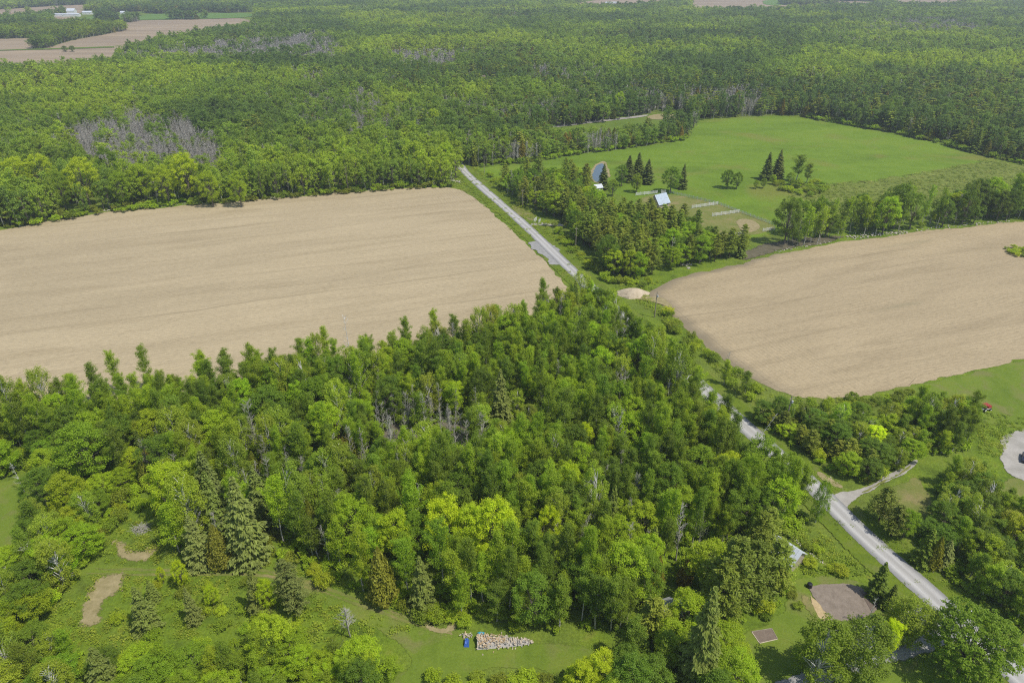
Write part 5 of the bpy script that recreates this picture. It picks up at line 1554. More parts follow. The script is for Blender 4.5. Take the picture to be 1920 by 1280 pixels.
px, py = P(X, Y)
d_sp = np.full(len(X), False)
for (a, b, c) in SP_XY:
    d_sp |= np.hypot(X - a, Y - b) < c * 0.8 + 1
    d_sp |= (np.abs(X - a * Y / b) < c * 0.8) & (Y < b) & (Y > b - 14) & (b > 300)
for a, b, c, d_ in CLEAR_PX + [(693, 190, 12, 7), (648, 120, 6, 4), (885, 248, 8, 7)]:
    d_sp |= ((px - a) / c) ** 2 + ((py - b) / d_) ** 2 < 1
m_ = ~d_sp
X, Y, s, px, py = X[m_], Y[m_], s[m_], px[m_], py[m_]
pb = np.full(len(X), 0.035) + 0.55 * np.clip((0.7 * vnoise(X, Y, 110, 41) + 0.3 * vnoise(X, Y, 30, 46) - 0.64) * 6, 0, 1)
jx, jy = 60 * (vnoise(X, Y, 45, 61) - 0.5), 0.09 * np.clip(py, 20, 300) * (vnoise(X, Y, 45, 62) - 0.5)
jn = vnoise(X, Y, 28, 63)
for q, v in BAREZ:
    pb = np.maximum(pb, np.where(inside(px + jx, py + jy, q), v * (0.55 + 0.45 * (jn > 0.34)), 0))
pc = np.full(len(X), 0.05) + 0.5 * np.clip((vnoise(X, Y, 150, 42) - 0.6) * 5, 0, 1)
for q, v in CONZ:
    pc = np.where(inside(px, py, q), v * 0.82, pc)
yel = np.zeros(len(X), bool)
for q in YELZ:
    yel |= inside(px, py, q)
stripm = np.zeros(len(X), bool)
for q in TSTRIP:
    stripm |= inside(px, py, q)
pb, pc = np.where(stripm, 0.02, pb), np.where(stripm, 0.02, pc)
u, u2, u3 = r.random(len(X)), r.random(len(X)), r.random(len(X))
big = 0.6 * vnoise(X, Y, 110, 43) + 0.4 * vnoise(X, Y, 34, 44)
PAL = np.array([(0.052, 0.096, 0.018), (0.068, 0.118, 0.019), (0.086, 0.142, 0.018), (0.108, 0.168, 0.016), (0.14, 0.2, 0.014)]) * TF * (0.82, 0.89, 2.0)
for i in range(len(X)):
    f = s[i] / 5.1
    if u[i] < pb[i]:
        kind, hh = 'bare', 12.5
        tint = (0.2, 0.2, 0.2)
    elif u[i] < pb[i] + pc[i] * (1 - pb[i]):
        kind = ('spruce', 'pine', 'cedar')[int(u2[i] * 2.999)]
        hh = {'spruce': 14, 'pine': 15, 'cedar': 11}[kind]
        tint = pick_tint(kind, u3[i], r)
    else:
        kind = 'poplar' if u2[i] < 0.45 else 'maple'
        hh = 16.5 if kind == 'poplar' else 15.5
        w = np.clip((big[i] - 0.5) * 1.9 + (0.68 if yel[i] else 0.42) + r.normal(0, 0.1), 0, 0.999) * 4
        k = int(w)
        tint = (PAL[k] * (1 - (w - k)) + PAL[min(4, k + 1)] * (w - k)) * (1 + r.normal(0, 0.09))
        if stripm[i]:
            tint = tint * 0.8
    if 985 < px[i] < 1310 and 250 < py[i] < 305:
        hh *= 0.7
    if py[i] > 300 and px[i] < 860:
        hh *= 1.1 if px[i] > 430 else 0.85 if 120 < px[i] and py[i] < 365 else 1.2
    hh *= np.clip(1 + r.normal(0, 0.2), 0.5, 1.5) * (0.9 + 0.2 * (f - 1))
    FT.append((kind, X[i], Y[i], hh, max(0.8, f) * r.uniform(0.7, 1.4) * (0.88 if kind == 'maple' else 1.25), tint, 'forest'))
    if pb[i] > 0.4 and s[i] < 9:
        for q in range(3):
            FT.append(('bare', X[i] + r.uniform(-3, 3), Y[i] + r.uniform(-3, 3), 12.5 * r.uniform(0.7, 1.1), f * 1.1, (0.2, 0.2, 0.2), 'forest'))
# low growth along the forest fronts, where the fields end
print('forest', len(FT))
scatter_trees('forest', 'wide green forest reaching from the fields to the horizon', FT, lambda y: 1 if y < 640 else 2)

# ---- undergrowth, weeds
def cover(name, label, polys, s, kind_meshes, hr, seed, tints, holes=(), thin=0.0, road=0.0, ymax=500):
    r = np.random.default_rng(seed)
    Xs, Ys = [], []
    for poly in polys:
        w = np.array([G(*p) for p in poly])
        X, Y = hexgrid(w[:, 0].min(), w[:, 0].max(), w[:, 1].min(), min(w[:, 1].max(), ymax), s, r, 0.5)
        px, py = P(X, Y)
        ok = inside(px, py, poly) & (px > -120) & (px < 2040) & (py < 1350)
        for h_ in holes:
            ok &= ~inside(px, py, h_)
        ok &= r.random(len(X)) > thin * (0.4 + 1.2 * vnoise(X, Y, 9, seed))
        if road:
            ok &= road_dist(X, Y) > road
        Xs.append(X[ok]), Ys.append(Y[ok])
    X, Y = np.concatenate(Xs), np.concatenate(Ys)
    n = len(X)
    sc = r.uniform(*hr, n)
    T = np.array(tints)[np.clip((vnoise(X, Y, 7, seed + 1) * 0.6 + r.random(n) * 0.4) * len(tints), 0, len(tints) - 0.01).astype(int)]
    T = T * r.uniform(0.85, 1.15, (n, 1))
    return scatter(name, label, kind_meshes, np.column_stack((X, Y, np.zeros(n))), r.integers(0, len(kind_meshes), n), np.column_stack((np.zeros((n, 2)), r.uniform(0, 6.28, n))), np.column_stack((sc * r.uniform(0.9, 1.4, n), sc * r.uniform(0.9, 1.4, n), sc)), T)


tuft_meshes = []
for i in range(5):
    d = tuft(300 + i)
    tuft_meshes.append(new_mesh('weed_clump', *d['crown'], [M['leaf']], None, vrand(len(d['crown'][1]), i)))
UG = [tuple(np.array(q) * TF) for q in ((0.06, 0.11, 0.016), (0.085, 0.145, 0.016), (0.1, 0.17, 0.017), (0.07, 0.1, 0.022))]
cover('undergrowth', 'low leafy undergrowth beneath the trees', [WOODLOT, BL, RB, RB2, HS, BC2], 2.3, protos('shrub', 1), (0.35, 0.95), 51, UG, [LEFT_LAWN, [(1140, 905), (1160, 895), (1170, 915), (1150, 930), (1130, 925)]], 0.25, 4.6)
WEEDS = [(0.13, 0.175, 0.014), (0.16, 0.21, 0.015), (0.185, 0.225, 0.018), (0.205, 0.23, 0.024), (0.105, 0.145, 0.018)]
TRACKHOLE = [(120, 1058), (330, 1060), (480, 1056), (560, 1074), (850, 1180), (852, 1200), (670, 1146), (550, 1102), (470, 1082), (330, 1082), (120, 1084)]
PATCHES = [[(148, 1168), (156, 1132), (205, 1080), (236, 1076), (214, 1100), (206, 1165), (180, 1175)], ring(255, 1030, 20, 38, 170, 345, 0.6)]
cover('meadow_weeds', 'tall weeds and leafy herbs on the lower left meadow', [[(60, 1190), (150, 1060), (205, 985), (300, 960), (340, 1050), (560, 1060), (820, 1165), (760, 1185), (600, 1210), (430, 1180), (200, 1230)], BC1, [(1480, 1000), (1520, 985), (1640, 1080), (1600, 1085), (1510, 1078)], [(1860, 770), (1980, 800), (1900, 812), (1870, 860), (1840, 850), (1830, 790)]], 1.05, tuft_meshes, (0.4, 1.25), 52, WEEDS, [TRACKHOLE] + PATCHES, 0.45, 4.2)
cover('verge_weeds', 'long grass and weeds on the road verges', [VERGE_A, VERGE_B, [(1480, 745), (1610, 748), (1700, 735), (1720, 755), (1600, 775), (1480, 780)]], 1.5, tuft_meshes, (0.5, 1.4), 53, WEEDS, [FIELD_A, FIELD_B, [(975, 452), (1022, 445), (1068, 496), (1040, 506), (1010, 490)]], 0.35, 3.4)
cover('roadside_weeds', 'grass growing along the edges of the near road', [[(1500, 880), (1530, 870), (1900, 1190), (1830, 1220), (1500, 930)]], 0.95, tuft_meshes, (0.3, 0.8), 54, WEEDS[:3], [[(1560, 925), (1600, 915), (1720, 855), (1730, 870), (1610, 940), (1580, 962)], [(1740, 1172), (1765, 1145), (1800, 1190), (1770, 1215)]], 0.5, 3.5)
cover('hay_tussocks', 'pale rough hay tussocks on the right of the pasture', [REED], 2.6, tuft_meshes, (0.7, 1.7), 55, [(0.15, 0.185, 0.026), (0.2, 0.22, 0.05), (0.13, 0.165, 0.022), (0.235, 0.24, 0.07)], [], 0.3, 0, 700)
EDGE = [(0, 421), (90, 405), (180, 391), (300, 381), (430, 372), (560, 361), (700, 350), (790, 345), (850, 345), (850, 352), (790, 354), (700, 360), (560, 371), (430, 382), (300, 392), (180, 403), (90, 418), (0, 435)]
cover('field_edge_bushes', 'low bushes along the far edge of the left field', [EDGE], 2.6, protos('shrub', 1), (0.5, 1.5), 56, UG + WEEDS[:2], [], 0.45, 5)
cover('pasture_edge_bushes', 'low bushes along the far edges of the pasture', [[(1510, 214), (1640, 236), (1770, 263), (1830, 281), (1920, 300), (1920, 310), (1830, 290), (1770, 272), (1640, 244), (1510, 222)], [(905, 308), (1000, 298), (1090, 283), (1285, 257), (1285, 264), (1090, 290), (1000, 305), (905, 315)]], 3.0, protos('shrub', 1), (0.6, 1.6), 57, UG, [], 0.3, 0, 800)
print('cover done')
# ------------------------------------------------------------------ built things
def box_mesh(name, sx_, sy_, sz_, mat, z0=0.0, bev=0.0):
    bm = bmesh.new()
    bmesh.ops.create_cube(bm, size=1)
    for v in bm.verts:
        v.co = (v.co.x * sx_, v.co.y * sy_, (v.co.z + 0.5) * sz_ + z0)
    if bev:
        bmesh.ops.bevel(bm, geom=bm.edges[:], offset=bev, segments=2, affect='EDGES')
    me = bpy.data.meshes.new(name)
    bm.to_mesh(me)
    bm.free()
    me.materials.append(M[mat])
    return me


def poly_mesh(name, V, F, mat):
    return new_mesh(name, V, F, [M[mat]])


def tube_mesh(name, path, rad, mat, k=8):
    V, Q = tube(np.array(path, float), np.array(rad, float), k)
    n = len(path)
    F = [tuple(q) for q in Q] + [tuple(range(k))[::-1], tuple(range((n - 1) * k, n * k))]
    return new_mesh(name, V, F, [M[mat]])


def ground_at(px, py):
    x, y = G(px, py)
    return (float(x), float(y), 0.0)


POST = box_mesh('fence_post', 0.13, 0.13, 1.45, 'white')
POSTG = box_mesh('fence_post_weathered', 0.13, 0.13, 1.45, 'greenwhite')
RAIL = box_mesh('fence_rail', 1.0, 0.05, 0.17, 'white', -0.085)
RAILG = box_mesh('fence_rail_weathered', 1.0, 0.05, 0.14, 'greenwhite', -0.07)


def fence(a, b, label, step=2.6, rails=(0.35, 0.78, 1.2), weathered=False, scale=1.0, group='white paddock fences'):
    A, B = np.array(G(*a)), np.array(G(*b))
    L = np.linalg.norm(B - A)
    ang = math.atan2(B[1] - A[1], B[0] - A[0])
    e = empty('paddock_fence', (A[0], A[1], 0), ang)
    n = max(1, int(round(L / step)))
    st = L / n
    for i in range(n + 1):
        p = link('post', POSTG if weathered else POST, e, (i * st, 0, 0))
        p.scale = (scale, scale, scale)
    for i in range(n):
        for z in rails:
            q = link('rail', RAILG if weathered else RAIL, e, ((i + 0.5) * st, -0.095, z * scale))
            q.scale = (st * 0.985, 1, scale)
    tag(e, label, 'fence', group)
    return e


fence((1192, 367), (1232, 363), 'white board fence left of the metal roofed barn', scale=1.35)
fence((1240, 364), (1247, 364), 'short white gate section just right of the barn roof', scale=1.8, step=2.0)
fence((1255, 362), (1346, 383), 'weathered pale fence between paddock and pasture, far half', weathered=True, scale=1.1)
fence((1346, 383), (1450, 422), 'weathered pale fence between paddock and pasture, near half', weathered=True, scale=1.1)
fence((1297, 391), (1345, 384), 'upper of two white cross fences dividing the paddocks', scale=1.35)
fence((1335, 406), (1385, 399), 'lower of two white cross fences dividing the paddocks', scale=1.35)
fence((1370, 445), (1395, 439), 'white fence at the near left of the last paddock', scale=1.2)
fence((1430, 434), (1452, 431), 'white fence at the near right corner of the last paddock', scale=1.2)
fence((1374, 453), (1391, 463), 'short sagging fence behind the burnt brush at the field edge', weathered=True, scale=1.0)
fence((1001, 417), (1006, 414), 'white gate wing on the left of the farm lane', scale=1.5, step=1.5, group='white gate wings')
fence((1010, 420), (1013, 417), 'white gate wing on the right of the farm lane', scale=1.5, step=1.5, group='white gate wings')


def gable(name, px, py, L, W_, hw, hr, rz, wall, roof, label, cat='house', ribs=0, chimney=False, eave=0.4, z0=0.0, win=True):
    x, y = G(px, py)
    e = empty(name, (x, y, z0), rz)
    a, b = L / 2, W_ / 2
    V = [(-a, -b, 0), (a, -b, 0), (a, b, 0), (-a, b, 0), (-a, -b, hw), (a, -b, hw), (a, b, hw), (-a, b, hw), (-a, 0, hw + hr), (a, 0, hw + hr)]
    F = [(0, 1, 5, 4), (2, 3, 7, 6), (1, 2, 6, 9, 5), (3, 0, 4, 8, 7)]
    link('wall', poly_mesh('wall', V, F, wall), e)
    sl = hr / b
    t = 0.14
    Vr, Fr = [], []
    for sgn in (-1, 1):
        o = len(Vr)
        ye, ze = sgn * (b + eave), hw - eave * sl
        A = a + eave
        for zz in (0.02, t):
            Vr += [(-A, ye, ze + zz), (A, ye, ze + zz), (A, 0, hw + hr + zz), (-A, 0, hw + hr + zz)]
        Fr += [(o + 4, o + 5, o + 6, o + 7), (o, o + 3, o + 2, o + 1), (o, o + 1, o + 5, o + 4), (o + 1, o + 2, o + 6, o + 5), (o + 3, o, o + 4, o + 7)]
    ro = link('roof', poly_mesh('roof', Vr, Fr, roof), e)
    if ribs:
        rib = box_mesh('roof_rib', 0.06, math.hypot(b + eave, (b + eave) * sl), 0.05, roof)
        for sgn in (-1, 1):
            for i in range(ribs):
                q = link('roof_rib', rib, ro, (-a + (i + 0.5) * L / ribs, sgn * (b + eave) / 2, hw + hr + t + 0.01 - (b + eave) * sl / 2))
                q.rotation_euler = (-sgn * math.atan(sl), 0, 0)
    if chimney:
        link('chimney', box_mesh('chimney', 0.8, 0.8, 2.0, 'brownroof', hw + hr - 0.8), ro, (a * 0.4, 0.5, 0))
    dm = link('door', box_mesh('door', 1.0, 0.08, 2.05, 'white'), e, (a * 0.2, -b - 0.05, 0))
    link('handle', box_mesh('handle', 0.06, 0.08, 0.12, 'steel'), dm, (0.38, -0.06, 1.0))
    if win:
        for wx in (-0.6, -0.2, 0.65):
            w_ = link('window', box_mesh('window', 1.1, 0.08, 1.0, 'white'), e, (a * wx, -b - 0.05, hw * 0.45))
            link('pane', box_mesh('pane', 0.9, 0.04, 0.8, 'glass'), w_, (0, -0.05, 0.1))
    tag(e, label, cat)
    return e


gable('metal_roofed_barn', 1236, 386, 8, 7, 2.4, 4.2, math.radians(35), 'siding', 'metal', 'barn with a blue-white metal gable roof among farm pines', 'barn', ribs=11)
gable('farm_shed', 1120, 358, 4.5, 3.6, 2.4, 1.4, 0.4, 'white', 'whiteroof', 'small white roofed building left of the barn near the pond', 'shed', ribs=6)
gable('farmhouse', 1122, 384, 5.5, 4.5, 2.6, 1.8, 0.2, 'white', 'greyroof', 'white farmhouse showing between the farm trees', 'house')
gable('garden_shed', 1117, 408, 5, 4, 2.4, 1.5, 0.9, 'white', 'whiteroof', 'low white roofed shed nearest the road among farm trees', 'shed', ribs=5)
gable('metal_roofed_shed', 1468, 1048, 6.5, 5.0, 2.8, 2.0, math.radians(-52), 'siding', 'whiteroof', 'shed with a white metal roof half hidden by a pine', 'shed', ribs=8)
gable('grey_shed', 1243, 1160, 5.0, 4.5, 2.6, 1.5, math.radians(20), 'siding', 'greyroof', 'small shed with a pale grey roof at the woodlot edge', 'shed')
gable('white_lean_to', 1263, 1152, 3.4, 2.6, 2.2, 0.7, math.radians(20), 'white', 'whiteroof', 'little white topped lean-to right of the grey shed', 'shed', win=False)
gable('forest_house', 905, 160, 13, 10, 5.0, 5.0, 0.5, 'siding', 'brownroof', 'grey-brown house with a chimney in the forest clearing', 'house', chimney=True)
gable('forest_house', 692, 196, 12, 9, 5.5, 5.0, -0.5, 'siding', 'brownroof', 'brown roofed house in the forest left of the road', 'house', chimney=True)
gable('forest_cabin', 648, 125, 9, 7, 5.5, 4.0, 0.3, 'white', 'whiteroof', 'pale roofed house deep in the forest by the road gap', 'house')
gable('red_cabin', 885, 254, 6, 5, 4.5, 3.0, 0.5, 'redsiding', 'brownroof', 'small red-brown cabin among conifers right of the road', 'cabin')
for px, py, L, W_, hw, hr, lb in ((125, 31.5, 62, 14, 5, 2, 'long low white barn on the far farm'), (136.5, 29.5, 18, 16, 11, 5, 'tall white barn on the far farm'), (165, 27.5, 22, 12, 5, 3, 'white barn right of the tall far barn'),
                                  (193, 26, 7, 7, 9, 4, 'narrow white house among far farm trees'), (231, 27, 11, 9, 4, 3, 'small white house on the far farm road'), (291.5, 24, 12, 9, 4, 3, 'white house left of the far green field'), (332, 21.5, 12, 9, 4, 3, 'white house in the middle above the far green field'),
                                  (348, 19, 9, 8, 5, 3, 'tiny white house right above the far green field'), (412, 21.5, 13, 9, 4, 3, 'white house at the right end of the far green field'), (1146, 8.5, 40, 12, 5, 2, 'long white barn on the far field at top right'), (1514, 8, 14, 9, 4, 3, 'pale house beside far trees at top right')):
    gable('far_barn' if 'barn' in lb else 'far_house', px, py, L, W_, hw, hr, 0.12, 'white', 'whiteroof', lb, 'barn' if 'barn' in lb else 'house')

# utility poles and wires along the right of the road
POLES = [(908, 324), (980, 391), (1079, 467), (1227, 595), (1470, 806)]
heads = []
for i, (px, py) in enumerate(POLES):
    x, y, _ = ground_at(px, py)
    e = empty('utility_pole', (x, y, 0), ROAD_AZ)
    hp = 11.5 if i == 4 else 10.5
    link('pole', tube_mesh('pole', [(0, 0, 0), (0, 0, hp / 2), (0, 0, hp)], [0.19, 0.165, 0.13], 'pole'), e)
    c = link('crossarm', box_mesh('crossarm', 1.6, 0.1, 0.12, 'pole', hp - 0.8), e, (0, -0.18, 0))
    for q in (-0.7, 0.7):
        link('insulator', tube_mesh('insulator', [(0, 0, hp - 0.68), (0, 0, hp - 0.5)], [0.06, 0.04], 'white', 6), e, (q, -0.18, 0))
    if i in (4, 3):
        link('transformer', tube_mesh('transformer', [(0, 0, hp - 2.1), (0, 0, hp - 2.05), (0, 0, hp - 1.3), (0, 0, hp - 1.22)], [0.2, 0.26, 0.26, 0.15], 'steel', 10), e, (0.1, -0.48, 0))
    heads.append((x, y, hp))
    tag(e, ['farthest wooden utility pole, at the start of the roadside pasture', 'wooden utility pole beside the dry lawn above the farm lane', 'wooden utility pole below the white gateway, against dark pines',
            'wooden utility pole at the left corner of the right field', 'nearest utility pole with a transformer, in front of the right field'][i], 'utility pole', 'utility poles along the road')
for i in range(len(heads) - 1):
    a, b = np.array(heads[i]), np.array(heads[i + 1])
    t = np.linspace(0, 1, 11)[:, None]
    pth = a + (b - a) * t - np.array((0, 0, 1)) * (0.35 + 1.3 * 4 * t * (1 - t))
    o = link('power_line', tube_mesh('power_line', pth, [0.016] * 11, 'wire', 4))
    tag(o, ['overhead wire between the two farthest utility poles', 'overhead wire above the farm lane gateway', 'overhead wire crossing to the right field corner', 'overhead wire running to the nearest utility pole'][i], 'wire', 'overhead wires')

# stones
def stone_mesh(seed):
    r = np.random.default_rng(seed)
    bm = bmesh.new()
    bmesh.ops.create_icosphere(bm, subdivisions=1, radius=0.5)
    for v in bm.verts:
        v.co *= r.uniform(0.75, 1.2)
        v.co.z *= 0.7
    me = bpy.data.meshes.new('stone')
    bm.to_mesh(me)
    bm.free()
    me.materials.append(M['stone'])
    return me


STONES = [stone_mesh(i) for i in range(5)]


def rock_row(pts, n, size, spread, label, name='stone_row', heap=0.0, seed=0):
    r = np.random.default_rng(seed)
    w = np.array([G(*p) for p in pts])
    e = empty(name, (w[0][0], w[0][1], 0))
    q = resample(w, np.linalg.norm(np.diff(w, axis=0), axis=1).sum() / max(1, n - 1) * 0.999) if len(w) > 1 else np.repeat(w, n, 0)
    for i in range(n):
        p = q[i % len(q)] + r.normal(0, spread, 2)
        s_ = size * r.uniform(0.45, 1.5)
        hz = heap * max(0, 1 - np.linalg.norm(p - q[i % len(q)]) / (spread * 2 + 0.01)) * r.random()
        st = link('stone', STONES[int(r.integers(5))], e, (p[0] - w[0][0], p[1] - w[0][1], s_ * 0.2 + hz))
        st.scale = (s_ * r.uniform(0.8, 1.4), s_, s_ * 0.8)
        st.rotation_euler = (r.normal(0, 0.3), r.normal(0, 0.3), r.uniform(0, 6))
    tag(e, label, 'stones')
    return e


rock_row([(845, 342), (852, 341), (862, 343)], 26, 1.2, 1.0, 'pile of pale boulders at the far corner of the left field', 'boulder_pile', 0.8, 1)
rock_row([(165, 397), (220, 393), (270, 390)], 60, 0.7, 0.9, 'row of pale stones along the left forest front', seed=2)
rock_row([(300, 385), (400, 379), (470, 374)], 60, 0.6, 0.9, 'row of pale stones in the middle of the left field edge', seed=3)
rock_row([(510, 371), (530, 369), (545, 368)], 34, 0.8, 0.8, 'heap of pale stones beyond the middle of the left field', seed=4)
rock_row([(600, 363), (660, 359), (700, 356)], 22, 0.6, 0.8, 'scattered pale stones toward the right of the left field edge', seed=5)
rock_row([(1590, 446), (1640, 441), (1700, 436)], 110, 0.7, 1.1, 'bank of pale stones along the hedgerow above the right field', seed=6, heap=0.5)
rock_row([(1720, 432), (1800, 423), (1890, 415)], 70, 0.7, 1.0, 'row of pale stones at the right end of the hedgerow', seed=7)
rock_row([(1450, 472), (1500, 463), (1560, 453)], 60, 0.55, 0.9, 'grey stones at the foot of the hedgerow end', seed=8)
rock_row([(1545, 893), (1560, 903), (1576, 914)], 60, 0.35, 0.5, 'stony bank beside the road above the driveway', 'stone_bank', seed=9)
rock_row([(1738, 1052), (1750, 1066), (1760, 1078)], 40, 0.3, 0.5, 'pale stones on the right verge below the spruces', seed=10)
rock_row([(1088, 568), (1098, 576)], 16, 0.9, 0.9, 'pale boulders at the near right corner of the left field', 'boulder_pile', 0.5, 11)
rock_row([(480, 1060), (490, 1059)], 14, 0.45, 0.5, 'small white stones beside the grass track', seed=12)
rock_row([(1283, 500), (1295, 497)], 8, 1.0, 0.7, 'pale boulders on the grass below the farm wood', 'boulder_pile', seed=13)
rock_row([(1480, 1000), (1500, 1020), (1535, 1050), (1545, 1056)], 50, 0.3, 0.35, 'thin line of stones down the ditch beside the near road', seed=14)
rock_row([(1150, 905), (1158, 912)], 14, 0.5, 0.7, 'pale stones in the bare patch inside the woodlot', seed=15)

# sand pile
r = np.random.default_rng(5)
n, k = 9, 20
V, F = [], []
for i in range(n):
    q = i / (n - 1)
    for j in range(k):
        a = j / k * 2 * math.pi
        rad = (5.2 * (1 - q) + 0.1) * (1 + 0.15 * math.sin(3 * a) + r.normal(0, 0.04))
        V.append((rad * math.cos(a) * 1.3, rad * math.sin(a) * 0.8, 2.6 * (math.sin(q * math.pi / 2) ** 1.1) + r.normal(0, 0.04) * (q > 0)))
for i in range(n - 1):
    for j in range(k):
        F.append((i * k + j, i * k + (j + 1) % k, (i + 1) * k + (j + 1) % k, (i + 1) * k + j))
F.append(tuple((n - 1) * k + j for j in range(k)))
o = link('sand_pile', poly_mesh('sand_pile', V, F, 'sand'), None, ground_at(1186, 552))
tag(o, 'pale mound of sand at the left corner of the right field', 'sand pile')

# firewood heap
def log_mesh(seed, mat):
    r = np.random.default_rng(seed)
    m_ = 5
    V = []
    for xx in (-0.22, 0.22):
        for j in range(m_):
            a = j / m_ * 2 * math.pi + 0.3
            V.append((xx, math.cos(a) * 0.10 * r.uniform(0.7, 1.2), math.sin(a) * 0.10 * r.uniform(0.7, 1.2)))
    F = [tuple(range(m_))[::-1], tuple(range(m_, 2 * m_))] + [(j, (j + 1) % m_, m_ + (j + 1) % m_, m_ + j) for j in range(m_)]
    return poly_mesh('split_log', V, F, mat)


LOGS = [log_mesh(1, 'logend'), log_mesh(2, 'logpale'), log_mesh(3, 'loggrey'), log_mesh(4, 'logpale')]
c0 = np.array(G(895, 1204))
e = empty('firewood_pile', (c0[0], c0[1], 0), 0)
core = []
for i in range(299):
    q = r.beta(1.0, 1.25)
    L = 10.8
    half = 1.75 * (1 - q) ** 0.6 + 0.3
    yy = r.normal(0, 0.45) * half
    top = (1.25 * (1 - q) + 0.35) * max(0.0, 1 - (yy / (half * 1.15)) ** 2)
    kind = int(r.choice([0, 1, 3], p=[0.4, 0.3, 0.3])) if q < 0.5 else int(r.choice([1, 2, 3], p=[0.3, 0.5, 0.2]))
    lg = link('split_log', LOGS[kind], e, (q * L, yy + 0.05 * q * L * -0.1, 0.06 + top * r.uniform(0.72, 1.0)))
    lg.scale = (r.uniform(0.8, 1.15), 1.05, 1.05)
    lg.rotation_euler = (r.uniform(0, 6), r.normal(0, 0.35), r.uniform(0, 3.14) if q < 0.55 else r.normal(1.45, 0.25))
V, F = [], []
for i in range(13):
    q = i / 12
    half = (1.5 * (1 - q) ** 0.6 + 0.2)
    for j in range(9):
        v = j / 8 * 2 - 1
        V.append((q * 10.6, v * half, max(0.0, (1.05 * (1 - q) + 0.2) * (1 - v * v)) + 0.01))
for i in range(12):
    for j in range(8):
        F.append((i * 9 + j, i * 9 + 9 + j, i * 9 + 10 + j, i * 9 + j + 1))
link('heap_core', poly_mesh('heap_core', V, F, 'loggrey'), e)
tag(e, 'long heap of split firewood on the mown grass clearing', 'firewood')


def tarp(name, px, py, w, d, h, mat, label, cat, rz=0.2):
    r = np.random.default_rng(int(px))
    V, F = [], []
    for i in range(9):
        for j in range(7):
            u_, v_ = i / 8 * 2 - 1, j / 6 * 2 - 1
            V.append((u_ * w / 2, v_ * d / 2, max(0.03, h * (1 - max(abs(u_), abs(v_)) ** 4) + r.normal(0, 0.07))))
    for i in range(8):
        for j in range(6):
            F.append((i * 7 + j, i * 7 + 7 + j, i * 7 + 8 + j, i * 7 + j + 1))
    x, y, _ = ground_at(px, py)
    o = link(name, new_mesh(name, V, F, [M[mat]]), None, (x, y, 0.05))
    o.rotation_euler = (0, 0, rz)
    tag(o, label, cat)


tarp('blue_tarp', 875, 1206, 1.0, 1.7, 1.0, 'blue', 'bright blue tarp covered bundle at the left end of the firewood', 'tarp', 0.0)
tarp('teal_tarp', 902, 1191, 1.7, 0.9, 0.9, 'teal', 'teal tarp behind the left part of the firewood', 'tarp', 0.1)
e = empty('scrap_pile', ground_at(874, 1193), 0)
for i in range(26):
    lg = link('split_log', LOGS[int(r.integers(4))], e, (r.normal(0, 0.55), r.normal(0, 0.35), 0.12 + 0.4 * r.random()))
    lg.rotation_euler = (r.uniform(0, 6), r.normal(0, 0.4), r.uniform(0, 3))
tag(e, 'small loose pile of wood scraps behind the blue tarp', 'wood scraps')

# brush pile
e = empty('brush_pile', ground_at(270, 992), 0)
sticks = [tube_mesh('stick', [(0, 0, 0), (0.7, 0.1, 0.08), (1.5, 0, 0.02)], [0.05, 0.035, 0.015], 'twig', 4), tube_mesh('stick', [(0, 0, 0), (0.5, -0.12, 0.1), (1.1, 0.05, 0.05)], [0.045, 0.035, 0.012], 'twig', 4)]
for i in range(170):
    a, rad = r.uniform(0, 6.28), 1.6 * math.sqrt(r.random())
    st = link('stick', sticks[i % 2], e, (rad * math.cos(a) * 1.25 - 0.6, rad * math.sin(a), 0.05 + 0.8 * (1 - rad / 1.7) * r.random()))
    st.rotation_euler = (r.normal(0, 0.3), r.normal(0, 0.35), r.uniform(0, 6.28))
tag(e, 'grey heap of cut brush on the meadow by the lone tree', 'brush pile')

# garden things
x, y, _ = ground_at(1517, 1100)
e = empty('compost_bin', (x, y, 0.02), 0.5)
link('bin_body', tube_mesh('bin_body', [(0, 0, 0), (0, 0, 0.5), (0, 0, 0.95)], [0.62, 0.58, 0.5], 'black', 12), e)
link('bin_lid', tube_mesh('bin_lid', [(0, 0, 0.95), (0, 0, 1.02), (0, 0, 1.1)], [0.55, 0.5, 0.2], 'black', 12), e)
tag(e, 'black compost bin at the upper left corner of the brown garden', 'compost bin')
c = [G(1409, 1184), G(1447, 1178), G(1458, 1198), G(1424, 1206)]
e = empty('garden_bed', (c[0][0], c[0][1], 0))
pts = [tuple(p - c[0]) for p in c]
link('bed_soil', poly_mesh('bed_soil', [(p[0], p[1], 0.11) for p in pts], [(3, 2, 1, 0)], 'tilth'), e)
for i in range(4):
    a, b = np.array(pts[i]), np.array(pts[(i + 1) % 4])
    L = np.linalg.norm(b - a)
    q = link('border_board', box_mesh('border_board', L + 0.1, 0.12, 0.16, 'bedwood' if i in (2, 3) else 'pole'), e, (*((a + b) / 2), 0.0))
    q.rotation_euler = (0, 0, math.atan2(b[1] - a[1], b[0] - a[0]))
tag(e, 'small rectangular soil bed with a pale board border on the lawn', 'garden bed')
for i in range(7):
    a, b = G(1524 + 9 * i, 1112 + 4 * i), G(1552 + 13 * i, 1158 - 2 * i)
